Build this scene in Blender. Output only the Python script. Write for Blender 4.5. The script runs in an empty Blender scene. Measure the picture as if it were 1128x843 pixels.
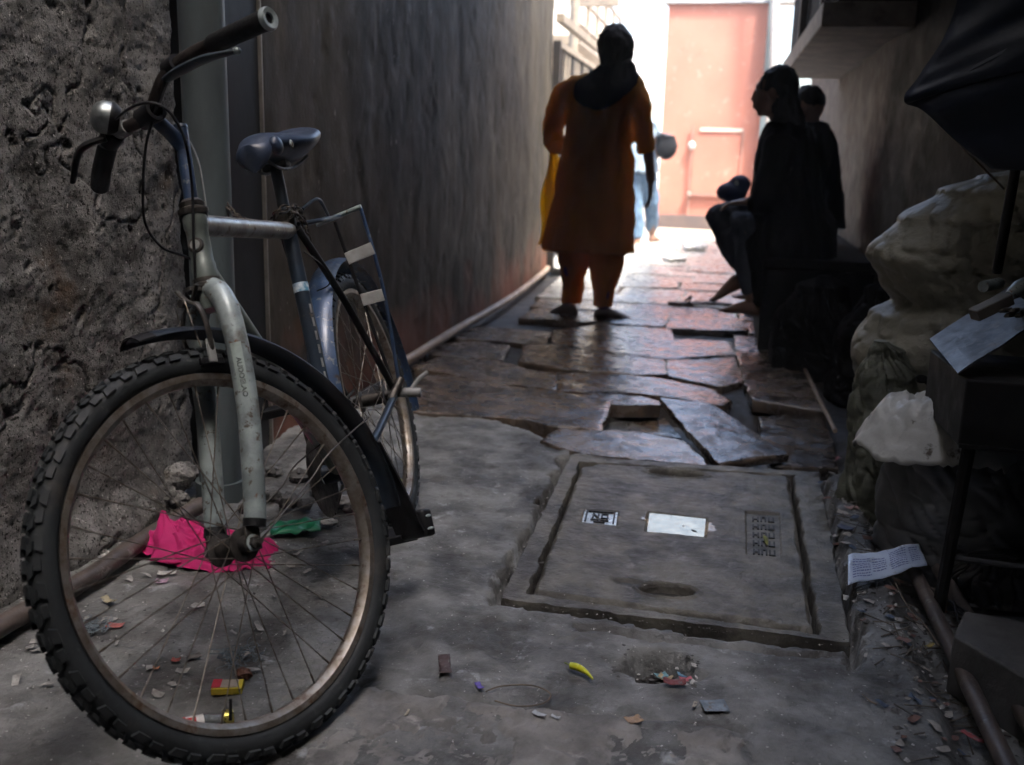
import bpy, bmesh, math, random
from math import sin, cos, pi, radians, sqrt, atan2, degrees, exp
from mathutils import Vector as V, Matrix, noise
random.seed(7)
sc = bpy.context.scene
COL = sc.collection
# ------------------------------------------------------------------ camera
PW, PH = 1128., 843.
FPX = 1097.; PITCH = radians(12.9); YAW = radians(11.9); ROLL = radians(1.5); CH = .93
FW = V((-sin(YAW)*cos(PITCH), cos(YAW)*cos(PITCH), -sin(PITCH)))
_r0 = V((cos(YAW), sin(YAW), 0)); _u0 = _r0.cross(FW)
RT = _r0*cos(ROLL)+_u0*sin(ROLL); UP = _u0*cos(ROLL)-_r0*sin(ROLL)
CAM = V((0, 0, CH))
def ray(x, y): return RT*((x-PW/2)/FPX) - UP*((y-PH/2)/FPX) + FW
def gp(x, y, z=0.):
    d = ray(x, y); return CAM + d*((z-CH)/d.z)
def aY(x, y, Y):
    d = ray(x, y); return CAM + d*(Y/d.y)
def aX(x, y, X):
    d = ray(x, y); return CAM + d*(X/d.x)
cam = bpy.data.cameras.new('camera'); co = bpy.data.objects.new('camera', cam); COL.objects.link(co)
cam.sensor_width = 36; cam.lens = 36*FPX/PW; cam.clip_start = .05; cam.clip_end = 500
co.matrix_world = Matrix(((RT.x, UP.x, -FW.x, 0), (RT.y, UP.y, -FW.y, 0), (RT.z, UP.z, -FW.z, CH), (0, 0, 0, 1)))
cam.dof.use_dof = True; cam.dof.focus_distance = 2.0; cam.dof.aperture_fstop = 3.8
sc.camera = co
# ------------------------------------------------------------------ materials
def pm(name, c1, c2=None, scale=8., rough=(.6, .8), metal=0., bump=.2, bscale=None, wear=None, wear2=None,
       trans=0., coat=0., stretch=(1, 1, 1), bdist=.004, spec=.5, contrast=(.35, .65), sheen=0., wear3=None, orand=0.):
    m = bpy.data.materials.new(name); m.use_nodes = True
    nt = m.node_tree; N = nt.nodes; L = nt.links
    bs = N['Principled BSDF']; tc = N.new('ShaderNodeTexCoord')
    mp = N.new('ShaderNodeMapping'); mp.inputs['Scale'].default_value = stretch
    geo = N.new('ShaderNodeNewGeometry')
    L.new(geo.outputs['Position'], mp.inputs['Vector'])
    def nz(s, d=6, r=.6):
        n = N.new('ShaderNodeTexNoise'); n.inputs['Scale'].default_value = s; n.inputs['Detail'].default_value = d
        n.inputs['Roughness'].default_value = r; L.new(mp.outputs[0], n.inputs['Vector']); return n
    c2 = c2 or tuple(x*.6 for x in c1)
    n1 = nz(scale); r1 = N.new('ShaderNodeMapRange')
    r1.inputs[1].default_value = contrast[0]; r1.inputs[2].default_value = contrast[1]
    L.new(n1.outputs[0], r1.inputs[0])
    mix = N.new('ShaderNodeMix'); mix.data_type = 'RGBA'
    mix.inputs[6].default_value = (*c1, 1); mix.inputs[7].default_value = (*c2, 1)
    L.new(r1.outputs[0], mix.inputs[0]); last = mix.outputs[2]
    rr = N.new('ShaderNodeMapRange'); rr.inputs[1].default_value = .3; rr.inputs[2].default_value = .7
    rr.inputs[3].default_value = rough[0]; rr.inputs[4].default_value = rough[1]
    n2 = nz(scale*2.3+3); L.new(n2.outputs[0], rr.inputs[0]); rl = rr.outputs[0]
    for k, w in enumerate((wear, wear2, wear3)):
        if not w: continue
        col, th, ws, soft = w
        n = nz(ws, 8, .68); t = N.new('ShaderNodeMapRange')
        t.inputs[1].default_value = th; t.inputs[2].default_value = th+soft
        L.new(n.outputs[0], t.inputs[0])
        mx = N.new('ShaderNodeMix'); mx.data_type = 'RGBA'; L.new(t.outputs[0], mx.inputs[0])
        L.new(last, mx.inputs[6]); mx.inputs[7].default_value = (*col, 1); last = mx.outputs[2]
        if metal > .3 and k == 0:
            mm = N.new('ShaderNodeMath'); mm.operation = 'MULTIPLY_ADD'; L.new(t.outputs[0], mm.inputs[0])
            mm.inputs[1].default_value = -metal*.8; mm.inputs[2].default_value = metal; L.new(mm.outputs[0], bs.inputs['Metallic'])
    if orand:
        oi = N.new('ShaderNodeObjectInfo'); hs = N.new('ShaderNodeHueSaturation'); r2 = N.new('ShaderNodeMapRange')
        r2.inputs[3].default_value = 1-orand; r2.inputs[4].default_value = 1+orand; L.new(oi.outputs['Random'], r2.inputs[0]); L.new(r2.outputs[0], hs.inputs['Value'])
        r3 = N.new('ShaderNodeMath'); r3.operation = 'FRACT'; r4 = N.new('ShaderNodeMath'); r4.operation = 'MULTIPLY'; r4.inputs[1].default_value = 7.31; L.new(oi.outputs['Random'], r4.inputs[0]); L.new(r4.outputs[0], r3.inputs[0])
        r5 = N.new('ShaderNodeMapRange'); r5.inputs[3].default_value = .65; r5.inputs[4].default_value = 1.1; L.new(r3.outputs[0], r5.inputs[0]); L.new(r5.outputs[0], hs.inputs['Saturation'])
        L.new(last, hs.inputs['Color']); last = hs.outputs[0]
    L.new(last, bs.inputs['Base Color']); L.new(rl, bs.inputs['Roughness'])
    if not bs.inputs['Metallic'].is_linked: bs.inputs['Metallic'].default_value = metal
    bs.inputs['Specular IOR Level'].default_value = spec
    if coat: bs.inputs['Coat Weight'].default_value = coat; bs.inputs['Coat Roughness'].default_value = .15
    if trans: bs.inputs['Transmission Weight'].default_value = trans
    if sheen: bs.inputs['Sheen Weight'].default_value = sheen
    if bump:
        b = N.new('ShaderNodeBump'); b.inputs['Strength'].default_value = bump; b.inputs['Distance'].default_value = bdist
        n3 = nz(bscale or scale*6, 8, .65); L.new(n3.outputs[0], b.inputs['Height']); L.new(b.outputs[0], bs.inputs['Normal'])
    return m
def translucent(m, col, f=.5):
    nt = m.node_tree; N = nt.nodes; out = N['Material Output']; bs = N['Principled BSDF']
    t = N.new('ShaderNodeBsdfTranslucent'); t.inputs[0].default_value = (*col, 1)
    x = N.new('ShaderNodeMixShader'); x.inputs[0].default_value = f
    nt.links.new(bs.outputs[0], x.inputs[1]); nt.links.new(t.outputs[0], x.inputs[2]); nt.links.new(x.outputs[0], out.inputs['Surface'])
    return m
# ------------------------------------------------------------------ mesh builder
def norm(v): return v.normalized()
def perp(d):
    a = V((0, 0, 1)) if abs(d.z) < .9 else V((1, 0, 0)); u = d.cross(a).normalized(); return u, d.cross(u).normalized()
def smooth_path(pts, k=6):
    pts = [V(p) for p in pts]; out = []
    for i in range(len(pts)-1):
        p0 = pts[max(i-1, 0)]; p1 = pts[i]; p2 = pts[i+1]; p3 = pts[min(i+2, len(pts)-1)]
        for j in range(k):
            t = j/k
            out.append(.5*((2*p1)+(-p0+p2)*t+(2*p0-5*p1+4*p2-p3)*t*t+(-p0+3*p1-3*p2+p3)*t**3))
    out.append(pts[-1]); return out
class M:
    def __init__(s): s.v = []; s.f = []
    def quad(s, *p):
        n = len(s.v); s.v += [V(q) for q in p]; s.f.append(tuple(range(n, n+len(p)))); return s
    def box(s, c, ax, h):   # centre, three axes, half sizes
        c = V(c); n = len(s.v); a, b, d = [V(ax[i])*h[i] for i in range(3)]
        for i in (-1, 1):
            for j in (-1, 1):
                for k in (-1, 1): s.v.append(c+a*i+b*j+d*k)
        for q in ((0, 1, 3, 2), (4, 6, 7, 5), (0, 4, 5, 1), (2, 3, 7, 6), (0, 2, 6, 4), (1, 5, 7, 3)): s.f.append(tuple(n+i for i in q))
        return s
    def abox(s, x0, x1, y0, y1, z0, z1):
        return s.box(((x0+x1)/2, (y0+y1)/2, (z0+z1)/2), ((1, 0, 0), (0, 1, 0), (0, 0, 1)), ((x1-x0)/2, (y1-y0)/2, (z1-z0)/2))
    def tube(s, pts, r, n=10, cap=True, flat=None, closed=False):
        pts = [V(p) for p in pts]; m = len(pts); rs = r if isinstance(r, (list, tuple)) else [r]*m
        if len(rs) != m: rs = [rs[min(int(i/(m-1)*(len(rs)-1)), len(rs)-2)]*(1-((i/(m-1)*(len(rs)-1)) % 1 if i < m-1 else 1)) + rs[min(int(i/(m-1)*(len(rs)-1))+1, len(rs)-1)]*((i/(m-1)*(len(rs)-1)) % 1 if i < m-1 else 1) for i in range(m)]
        base = len(s.v); u = None
        for i in range(m):
            if closed: d = norm(pts[(i+1) % m]-pts[i-1])
            else: d = norm(pts[min(i+1, m-1)]-pts[max(i-1, 0)])
            if u is None: u, w = perp(d)
            else: u = norm(u-d*u.dot(d)); w = d.cross(u)
            for k in range(n):
                a = 2*pi*k/n; s.v.append(pts[i]+(u*cos(a)+w*sin(a)*(flat or 1))*rs[i])
        for i in range(m if closed else m-1):
            for k in range(n):
                a = base+i*n+k; b = base+i*n+(k+1) % n; j = (i+1) % m
                s.f.append((a, b, base+j*n+(k+1) % n, base+j*n+k))
        if cap and not closed:
            s.f.append(tuple(base+k for k in reversed(range(n)))); s.f.append(tuple(base+(m-1)*n+k for k in range(n)))
        return s
    def lathe(s, c, ax, prof, n=24, ang=(0, 2*pi), closed_prof=False, ref=None):
        c = V(c); ax = norm(V(ax)); u, w = perp(ax)
        if ref: u = norm(V(ref)-ax*V(ref).dot(ax)); w = ax.cross(u)
        full = abs(ang[1]-ang[0]-2*pi) < 1e-6; m = n if full else n+1; base = len(s.v); k = len(prof)
        for i in range(m):
            a = ang[0]+(ang[1]-ang[0])*i/n
            for (r, h) in prof: s.v.append(c+ax*h+(u*cos(a)+w*sin(a))*r)
        for i in range(n):
            j = (i+1) % m
            for q in range(k if closed_prof else k-1):
                q2 = (q+1) % k; s.f.append((base+i*k+q, base+j*k+q, base+j*k+q2, base+i*k+q2))
        if not full:
            s.f.append(tuple(base+q for q in range(k))); s.f.append(tuple(base+(m-1)*k+q for q in reversed(range(k))))
        return s
    def loft(s, rings, cap=True):   # rings of equal count
        base = len(s.v); n = len(rings[0])
        for r in rings: s.v += [V(p) for p in r]
        for i in range(len(rings)-1):
            for k in range(n): s.f.append((base+i*n+k, base+i*n+(k+1) % n, base+(i+1)*n+(k+1) % n, base+(i+1)*n+k))
        if cap: s.f.append(tuple(base+k for k in reversed(range(n)))); s.f.append(tuple(base+(len(rings)-1)*n+k for k in range(n)))
        return s
    def grid(s, us, vs, fn, back=None):
        base = len(s.v); nu, nv = len(us), len(vs)
        for u in us:
            for v in vs: s.v.append(V(fn(u, v)))
        for i in range(nu-1):
            for j in range(nv-1): s.f.append((base+i*nv+j, base+(i+1)*nv+j, base+(i+1)*nv+j+1, base+i*nv+j+1))
        if back:
            loop = [i*nv for i in range(nu)]+[(nu-1)*nv+j for j in range(1, nv)]+[i*nv+nv-1 for i in reversed(range(nu-1))]+[j for j in reversed(range(1, nv-1))]
            b2 = len(s.v); s.v += [s.v[base+i]+V(back) for i in loop]; n = len(loop)
            for k in range(n): s.f.append((base+loop[k], b2+k, b2+(k+1) % n, base+loop[(k+1) % n]))
            s.f.append(tuple(b2+k for k in range(n)))
        return s
    def ball(s, c, ax, h, n=12, m=8):
        c = V(c); a, b, d = [V(ax[i])*h[i] for i in range(3)]; rings = []
        for i in range(1, m):
            t = pi*i/m; rings.append([c+d*(-cos(t))+(a*cos(2*pi*k/n)+b*sin(2*pi*k/n))*sin(t) for k in range(n)])
        base = len(s.v); s.loft(rings, cap=False); p = len(s.v); s.v += [c-d, c+d]
        for k in range(n): s.f.append((p, base+(k+1) % n, base+k)); s.f.append((p+1, base+(m-2)*n+k, base+(m-2)*n+(k+1) % n))
        return s
XYZ = ((1, 0, 0), (0, 1, 0), (0, 0, 1))
def build(name, mb, mat, parent=None, smooth=True, bevel=0, angle=40, label=None, jitter=0, subdiv=0, solid=0):
    me = bpy.data.meshes.new(name)
    off = parent_loc(parent)
    me.from_pydata([v-off for v in mb.v], [], mb.f); me.update()
    bm = bmesh.new(); bm.from_mesh(me); bmesh.ops.recalc_face_normals(bm, faces=bm.faces); bm.to_mesh(me); bm.free()
    for m_ in (mat if isinstance(mat, (list, tuple)) else [mat]): me.materials.append(m_)
    if smooth:
        me.shade_smooth()
        try: me.set_sharp_from_angle(angle=radians(angle))
        except Exception: pass
    o = bpy.data.objects.new(name, me); COL.objects.link(o)
    if parent: o.parent = parent
    if bevel:
        b = o.modifiers.new('bevel', 'BEVEL'); b.width = bevel; b.segments = 2; b.limit_method = 'ANGLE'; b.angle_limit = radians(35)
    if solid:
        b = o.modifiers.new('solid', 'SOLIDIFY'); b.thickness = solid; b.offset = 0
    if subdiv:
        b = o.modifiers.new('sub', 'SUBSURF'); b.levels = subdiv; b.render_levels = subdiv
    if label: o['label'] = label
    return o
_loc = {}
def parent_loc(p):
    t = V((0, 0, 0))
    while p is not None: t = t+_loc.get(p.name, V((0, 0, 0))); p = p.parent
    return t
def thing(name, label, cat, loc=(0, 0, 0), group=None):
    o = bpy.data.objects.new(name, None); COL.objects.link(o); o.location = loc; o.empty_display_size = .1
    _loc[o.name] = V(loc); o['label'] = label; o['category'] = cat
    if group: o['group'] = group
    return o
def tag(o, label, cat, group=None):
    o['label'] = label; o['category'] = cat
    if group: o['group'] = group
    return o
def struct(o): o['kind'] = 'structure'; return o
def remesh(mb, vox, name, mat, parent, sm=6, fac=.5):
    o = build(name, mb, mat, parent)
    r = o.modifiers.new('r', 'REMESH'); r.mode = 'VOXEL'; r.voxel_size = vox; r.use_smooth_shade = True
    s = o.modifiers.new('s', 'SMOOTH'); s.iterations = sm; s.factor = fac
    dg = bpy.context.evaluated_depsgraph_get(); me = bpy.data.meshes.new_from_object(o.evaluated_get(dg)); me.name = name
    o.modifiers.clear(); old = o.data; o.data = me; bpy.data.meshes.remove(old)
    me.shade_smooth(); return o
def roughen(o, freq, amp, fr2=0, amp2=0, sz=1.):
    me = o.data; ns = [v.normal.copy() for v in me.vertices]; off = parent_loc(o.parent)
    for v, n in zip(me.vertices, ns):
        p = v.co+off; q = V((p.x, p.y, p.z*sz)); d = amp*noise.noise(q*freq)
        if amp2: d += amp2*noise.noise(q*fr2+V((3, 1, 2)))
        v.co = v.co+n*d
    return o
def fr(p, s, o=4, seed=0): return noise.fractal(V(p)*s+V((seed*7.3, seed*3.1, seed)), 1., 2., o)
def lin(a, b, n): return [a+(b-a)*i/(n-1) for i in range(n)]
def lerp(a, b, t): return a+(b-a)*t
def sst(x, a, b):
    t = max(0., min(1., (x-a)/(b-a))); return t*t*(3-2*t)
def text_obj(name, s, size, mat, parent, loc, ex, ey, depth=.0008, align='CENTER'):
    c = bpy.data.curves.new(name, 'FONT'); c.body = s; c.size = size; c.extrude = depth; c.align_x = align; c.offset = size*.035; c.align_y = 'CENTER'
    o = bpy.data.objects.new(name, c); COL.objects.link(o)
    dg = bpy.context.evaluated_depsgraph_get(); me = bpy.data.meshes.new_from_object(o.evaluated_get(dg))
    COL.objects.unlink(o); bpy.data.objects.remove(o)
    ex = norm(V(ex)); ey = norm(V(ey)-ex*V(ey).dot(ex)); ez = ex.cross(ey)
    me.transform(Matrix(((ex.x, ey.x, ez.x, loc[0]), (ex.y, ey.y, ez.y, loc[1]), (ex.z, ey.z, ez.z, loc[2]), (0, 0, 0, 1))))
    me.transform(Matrix.Translation(-parent_loc(parent))); me.materials.clear(); me.materials.append(mat)
    o = bpy.data.objects.new(name, me); COL.objects.link(o); o.parent = parent; return o
# ------------------------------------------------------------------ light
sun_el, sun_az = radians(62), radians(128)    # azimuth measured from +Y towards +X
w = bpy.data.worlds.new('World'); sc.world = w; w.use_nodes = True
nt = w.node_tree; bg = nt.nodes['Background']; sky = nt.nodes.new('ShaderNodeTexSky'); sky.sky_type = 'NISHITA'
sky.sun_disc = False; sky.sun_elevation = sun_el; sky.sun_rotation = sun_az; sky.air_density = 1.; sky.dust_density = 5.
nt.links.new(sky.outputs[0], bg.inputs[0]); bg.inputs[1].default_value = .15
sl = bpy.data.lights.new('sun', 'SUN'); sl.energy = 2.3; sl.angle = radians(8); sl.color = (1, .95, .88)
so = bpy.data.objects.new('sun', sl); COL.objects.link(so)
sd = V((sin(sun_az)*cos(sun_el), cos(sun_az)*cos(sun_el), sin(sun_el)))
so.rotation_euler = (-sd).to_track_quat('-Z', 'Y').to_euler(); so.location = (0, 0, 12)
sc.view_settings.view_transform = 'Standard'; sc.view_settings.look = 'None'; sc.view_settings.gamma = 1
sc.view_settings.exposure = 2.95
sc.cycles.use_denoising = True; sc.cycles.max_bounces = 8; sc.cycles.diffuse_bounces = 5; sc.cycles.glossy_bounces = 4
sc.cycles.transmission_bounces = 6; sc.cycles.caustics_reflective = False; sc.cycles.caustics_refractive = False
sc.cycles.sample_clamp_indirect = 4
# ------------------------------------------------------------------ setting materials
m_mud = pm('wet mud', (.020, .016, .013), (.009, .008, .007), 6, (.5, .85), bump=.6, bscale=30, bdist=.01)
m_conc = pm('damp concrete', (.185, .187, .180), (.062, .060, .056), 6.5, (.32, .7), bump=1., bscale=42, bdist=.009, contrast=(.40, .60),
            wear=((.30, .315, .32), .60, 11., .08), wear2=((.030, .026, .021), .52, 3.1, .12), wear3=((.55, .54, .52), .65, 90, .02))
m_slab = pm('worn flagstone', (.125, .086, .056), (.036, .026, .019), 6, (.07, .42), spec=.8, bump=.8, bscale=24, bdist=.005, orand=.3, contrast=(.42, .58),
            wear=((.21, .17, .13), .58, 9, .12), wear2=((.02, .017, .015), .6, 3.1, .1))
m_slabglare = pm('wet flagstone with painted glare', (.40, .39, .36), (.22, .205, .18), 6, (.08, .42), bump=.5, bscale=24, bdist=.005, wear2=((.03, .026, .022), .6, 3.1, .1), spec=.8, orand=.18)  # pale base paints daylight and glare onto the far wet slabs
m_cover = pm('dark cast concrete', (.135, .126, .102), (.046, .042, .035), 9, contrast=(.4, .6), rough=(.28, .62), bump=1., bscale=50, bdist=.007, wear3=((.30, .29, .27), .70, 80, .02),
             wear=((.19, .18, .17), .60, 14, .1), wear2=((.03, .026, .022), .58, 4, .1))
m_plaster = pm('rough plaster', (.27, .268, .262), (.085, .082, .078), 9, (.8, .95), bump=1., bscale=230, bdist=.006,
               wear=((.03, .029, .027), .53, 120, .07), wear2=((.12, .08, .05), .57, 2.3, .12), wear3=((.50, .49, .47), .60, 110, .06), spec=.25)
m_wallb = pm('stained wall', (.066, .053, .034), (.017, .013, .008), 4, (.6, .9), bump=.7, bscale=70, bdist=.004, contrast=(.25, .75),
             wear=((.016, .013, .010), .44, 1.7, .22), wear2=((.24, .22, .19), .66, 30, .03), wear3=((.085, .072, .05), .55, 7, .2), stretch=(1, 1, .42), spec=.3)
m_wallred = pm('reddish stained wall', (.22, .10, .07), (.07, .04, .03), 5, (.6, .9), bump=.8, bscale=40, bdist=.008, stretch=(1, 1, .35))
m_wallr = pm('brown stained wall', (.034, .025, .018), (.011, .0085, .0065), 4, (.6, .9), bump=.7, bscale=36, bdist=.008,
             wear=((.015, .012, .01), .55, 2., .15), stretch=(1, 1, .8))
m_pink = pm('pink paint', (.37, .145, .10), (.32, .12, .082), 1.4, (.6, .8), bump=.25, bscale=12, wear=((.42, .22, .17), .58, 5, .1), wear2=((.16, .07, .05), .63, 3.3, .12), wear3=((.5, .34, .28), .66, 12, .03))
m_cream = pm('cream wall', (.5, .46, .39), (.4, .36, .3), 1, (.7, .9), bump=.1)
m_black = pm('black iron', (.02, .02, .021), (.035, .028, .022), 8, (.4, .7), .5, bump=.3)
m_dark = pm('near black and deep shade', (.006, .0055, .005), (.004, .0038, .0035), 4, (.8, .95), bump=.5, spec=.1)  # near black puts the unlit void at bench and recess into the colour
m_rail = pm('beige rail paint', (.24, .20, .15), (.16, .13, .10), 9, (.5, .7), bump=.2)
m_dwood = pm('dark wood', (.009, .007, .006), (.005, .004, .004), 5, (.8, .95), bump=.6, spec=.1, stretch=(1, .2, 1))
m_pipe = pm('grey pipe', (.10, .13, .14), (.055, .068, .074), 5, (.35, .6), bump=.4, bscale=40, bdist=.002, wear=((.05, .05, .045), .58, 9, .1), stretch=(1, 1, .35))
m_pipe2 = pm('brown drain pipe', (.11, .085, .07), (.04, .033, .03), 6, (.35, .65), bump=.5, wear=((.18, .17, .16), .6, 20, .08))
m_hose = pm('pale dirty pipe', (.3, .23, .17), (.17, .12, .09), 6, (.4, .7), bump=.4)
m_litter = pm('pale litter', (.5, .49, .47), (.3, .29, .28), 30, (.5, .8), bump=.2)
# ------------------------------------------------------------------ ground
g = M().grid(lin(-12.9, 8.9, 3), lin(-4.4, 30.9, 3), lambda x, y: (x, y, -.14))
struct(build('ground', g, m_mud, smooth=False))
LX = -1.42     # left wall plane
# boundary between concrete and flagstones
def ybound(x):
    if x < -1.0: b = 3.55
    elif x < -.45: b = lerp(3.55, 3.12, (x+1.0)/.55)
    else: b = 3.04
    return b + .035*noise.noise(V((x*9, 3, 0)))
mTL, mTR, mBR, mBL = gp(628, 503), gp(903, 521), gp(938, 710), gp(550, 661)
iTL, iTR, iBR, iBL = gp(640, 510), gp(872, 525), gp(900, 700), gp(583, 655)
def inside(p, q, grow=0.):   # signed distance to convex quad, positive inside
    d = 9
    for i in range(4):
        a, b = q[i], q[(i+1) % 4]; e = (b-a); e.z = 0; n = V((e.y, -e.x, 0)).normalized()
        d = min(d, (p-a).dot(n))
    return d+grow
mq = (mTL, mTR, mBR, mBL)
pit = gp(722, 733); patchline = [gp(400, 762), gp(520, 772), gp(640, 778), gp(740, 790), gp(815, 812), gp(830, 843)]
crk = [gp(395, 757), gp(470, 766), gp(560, 778), gp(660, 785), gp(760, 798), gp(822, 815), gp(835, 845)]
crk2 = [gp(930, 640), gp(938, 670), gp(945, 700), gp(940, 730)]
crk3 = [gp(255, 835), gp(330, 815), gp(395, 757), gp(420, 745)]
def dline(p, line):
    d = 9
    for a, b in zip(line, line[1:]):
        e = b-a; t = max(0, min(1, (p-a).dot(e)/e.dot(e))); d = min(d, (p-a-e*t).length)
    return d
def conc_h(x, y):
    p = V((x, y, 0)); h = .010*fr((x, y, 0), 1.7, 3) + .0035*fr((x, y, 0), 9, 4, 1) + .0022*fr((x, y, 0), 38, 3, 2)
    e = abs(fr((x, y, 0), 3.2, 4, 5))          # flaking plates
    h -= .004*sst(.06-e, 0, .06)
    h -= .0035*sst(noise.noise(V((x*4.5, y*4.5, 2)))+.35*noise.noise(V((x*19, y*19, 6))), .16, .19)
    h -= .003*sst(noise.noise(V((x*10, y*10, 12)))+.35*noise.noise(V((x*34, y*34, 6))), .30, .33)
    if .8 < y < 3.8:
        wob = V((.022*noise.noise(V((x*14, y*14, 1)))+.012*noise.noise(V((x*40, y*40, 1))), .022*noise.noise(V((x*14, y*14, 9)))+.012*noise.noise(V((x*40, y*40, 7))), 0)); q = p+wob
        s = inside(q, mq, .018)
        if s > -.08: h -= .06*sst(s, -.012, .004)
        d = dline(q, crk); h -= .013*sst(.010-d, 0, .010) 
        d = dline(q, crk3); h -= .012*sst(.010-d, 0, .010)
        d = dline(q, crk2); h -= .035*sst(.022-d, 0, .018)
        r = V(((q.x-pit.x)/.085, (q.y-pit.y)/.075, 0)).length; h -= .085*(1-sst(r, .62, .98))
        # trench under the frame's front edge
        a, b = gp(640, 690), gp(900, 722); e = b-a; t = (q-a).dot(e)/e.dot(e); dd = abs((q-a-e*t).y)
        if 0 < t < 1.02: h -= .02*sst(.016-dd, 0, .014)
        # raised pale patch of newer concrete at the front
        if y < 1.75:
            yb = None
            for a, b in zip(crk, crk[1:]):
                if a.x <= x <= b.x: yb = lerp(a.y, b.y, (x-a.x)/max(b.x-a.x, 1e-4))
            if yb is not None: h += .008*sst(yb-q.y, -.01, .012)
    # gutter on the right
    gx = .40 + .02*noise.noise(V((y*5, 0, 0))); h -= .065*sst(x, gx, gx+.07)
    h -= .07*sst(y, ybound(x), ybound(x)+.03)
    return h
xs = lin(-1.62, .98, 235); ys = lin(-1.6, .9, 14)[:-1]+lin(.9, 2.2, 145)[:-1]+lin(2.2, 3.75, 125)
gm = M().grid(xs, ys, lambda x, y: (x, y, conc_h(x, y)))
struct(build('concrete_paving', gm, m_conc, angle=180))
_pm = M().grid(lin(-.085, .085, 24), lin(-.075, .075, 24), lambda x, y: (pit.x+x, pit.y+y, -.052+.012*noise.noise(V((x*60, y*60, 3)))))
struct(build('hollow_ground', _pm, m_mud, angle=180))
m_patch = pm('pale newer cement', (.235, .225, .21), (.11, .105, .098), 8, contrast=(.4, .6), rough=(.5, .8), bump=1., bscale=45, bdist=.008,
             wear=((.10, .095, .09), .56, 5., .06), wear2=((.36, .34, .31), .6, 11, .1))
def crk_y(x):
    for a, b in zip(crk, crk[1:]):
        if a.x <= x <= b.x: return lerp(a.y, b.y, (x-a.x)/max(b.x-a.x, 1e-4))
    return crk[0].y if x < crk[0].x else crk[-1].y
x0p, x1p = crk[0].x+.005, crk[5].x
def patch_pt(u, v):
    x = lerp(x0p, x1p, u); yb = crk_y(x)-.012+.006*noise.noise(V((x*30, 0, 4))); y = lerp(.75, yb, v)
    wx = .05*noise.noise(V((y*11, u*3, 2)))*(4*abs(u-.5)**2); e = min(u*(x1p-x0p), (1-u)*(x1p-x0p), (1-v)*(yb-.75))
    return (x+wx, y, conc_h(x+wx, y)+.0045*sst(e, -.001, .006)+.0015*fr((x, y, 0), 20, 3, 8)-.006*(1-sst(e, 0, .003))-.005*sst(noise.noise(V((x*7, y*7, 21)))+.4*noise.noise(V((x*26, y*26, 6))), .10, .13))
build_patch = struct(build('cement_patch_paving', M().grid(lin(0, 1, 150), lin(0, 1, 110), patch_pt), m_patch, angle=180))
# ------------------------------------------------------------------ manhole
mh = thing('manhole_cover', 'large rectangular cast manhole cover and frame set in the alley floor', 'manhole cover', (mTL+mBR)/2)
def quadpt(q, u, v): return lerp(lerp(q[0], q[1], u), lerp(q[3], q[2], u), v)
outer = mq; inner = (iTL, iTR, iBR, iBL)
fm = M()
NP = 60
def edge(q, i, t): return lerp(q[i], q[(i+1) % 4], t)
rings = []
for k, (wgt, z) in enumerate(((0, -.06), (0, -.006), (.06, .003), (.5, .002), (.86, .003), (.93, -.004), (.94, -.06))):
    ring = []
    for i in range(4):
        for t in lin(0, 1, NP)[:-1]:
            p = lerp(edge(outer, i, t), edge(inner, i, t), wgt)
            n_ = noise.noise(p*22)*.006+noise.noise(p*60)*.004
            ring.append(p+V((n_, n_*.8, z+(.0025*noise.noise(p*35+V((0, 0, 4))) if z > -.05 else 0))))
    rings.append(ring)
fm.loft(rings, cap=False); build('frame', fm, m_cover, mh, angle=60)
cq = [lerp(q, (iTL+iBR)/2, .022) for q in inner]
ovs = [(gp(744, 523), .085, .035), (gp(735, 652), .062, .036)]
lab = [(gp(644, 563), gp(681, 566), gp(679, 581), gp(640, 577)), (gp(714, 566), gp(779, 573), gp(777, 594), gp(711, 588)), (gp(822, 566), gp(858, 568), gp(860, 616), gp(823, 613))]
def cov(u, v):
    u2 = u; p = quadpt(cq, u, v); q = p+V((noise.noise(p*20)*.006, noise.noise(p*20+V((5, 5, 5)))*.006, 0))
    z = .006+.0035*fr(p, 5, 4, 3)+.0012*fr(p, 40, 3, 6)
    s = inside(q, cq); z -= .012*(1-sst(s, -.002, .010))
    tl = (p-cq[0]).length; z -= .014*(1-sst(tl, .02, .05))
    for c, a, b in ovs:
        r = sqrt(((q.x-c.x)/a)**2+((q.y-c.y)/b)**2); z -= .034*(1-sst(r, .78, 1.0)); z += .004*sst(.12-abs(r-1.15), 0, .12)
    c = ovs[1][0]+V((-.085, .02, 0)); r = sqrt(((q.x-c.x)/.05)**2+((q.y-c.y)/.02)**2); z -= .006*(1-sst(r, .5, 1.0))
    for l in lab:
        s = inside(p, l, .002); z -= .008*sst(s, -.001, .0025)
    return p+V((0, 0, z))
cm = M().grid(lin(0, 1, 230), lin(0, 1, 300), cov, back=(0, 0, -.05)); build('cover', cm, m_cover, mh, angle=180)
for oc, oa, ob in ovs: build('recess_shade', M().grid(lin(0, 2*pi, 40), lin(.02, .93, 6), lambda a, r: oc+V((oa*r*cos(a), ob*r*sin(a), -.018))), m_mud, mh)  # dark discs paint shade into the lifting recesses
m_plate = pm('polished wet metal plate', (.34, .26, .16), (.2, .16, .10), 30, (.08, .24), 1., bump=.04, bscale=30, bdist=.001)
m_badge = pm('worn metal', (.62, .58, .5), (.35, .3, .25), 60, (.22, .4), 1., bump=.4, bscale=80, bdist=.001)
m_ink = pm('black ink', (.012, .012, .012), (.02, .02, .02), 20, (.5, .7), bump=0)
def platequad(l, z, sh=.0): 
    c = (l[0]+l[1]+l[2]+l[3])/4; return [lerp(p, c, sh)+V((0, 0, z)) for p in l]
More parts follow.
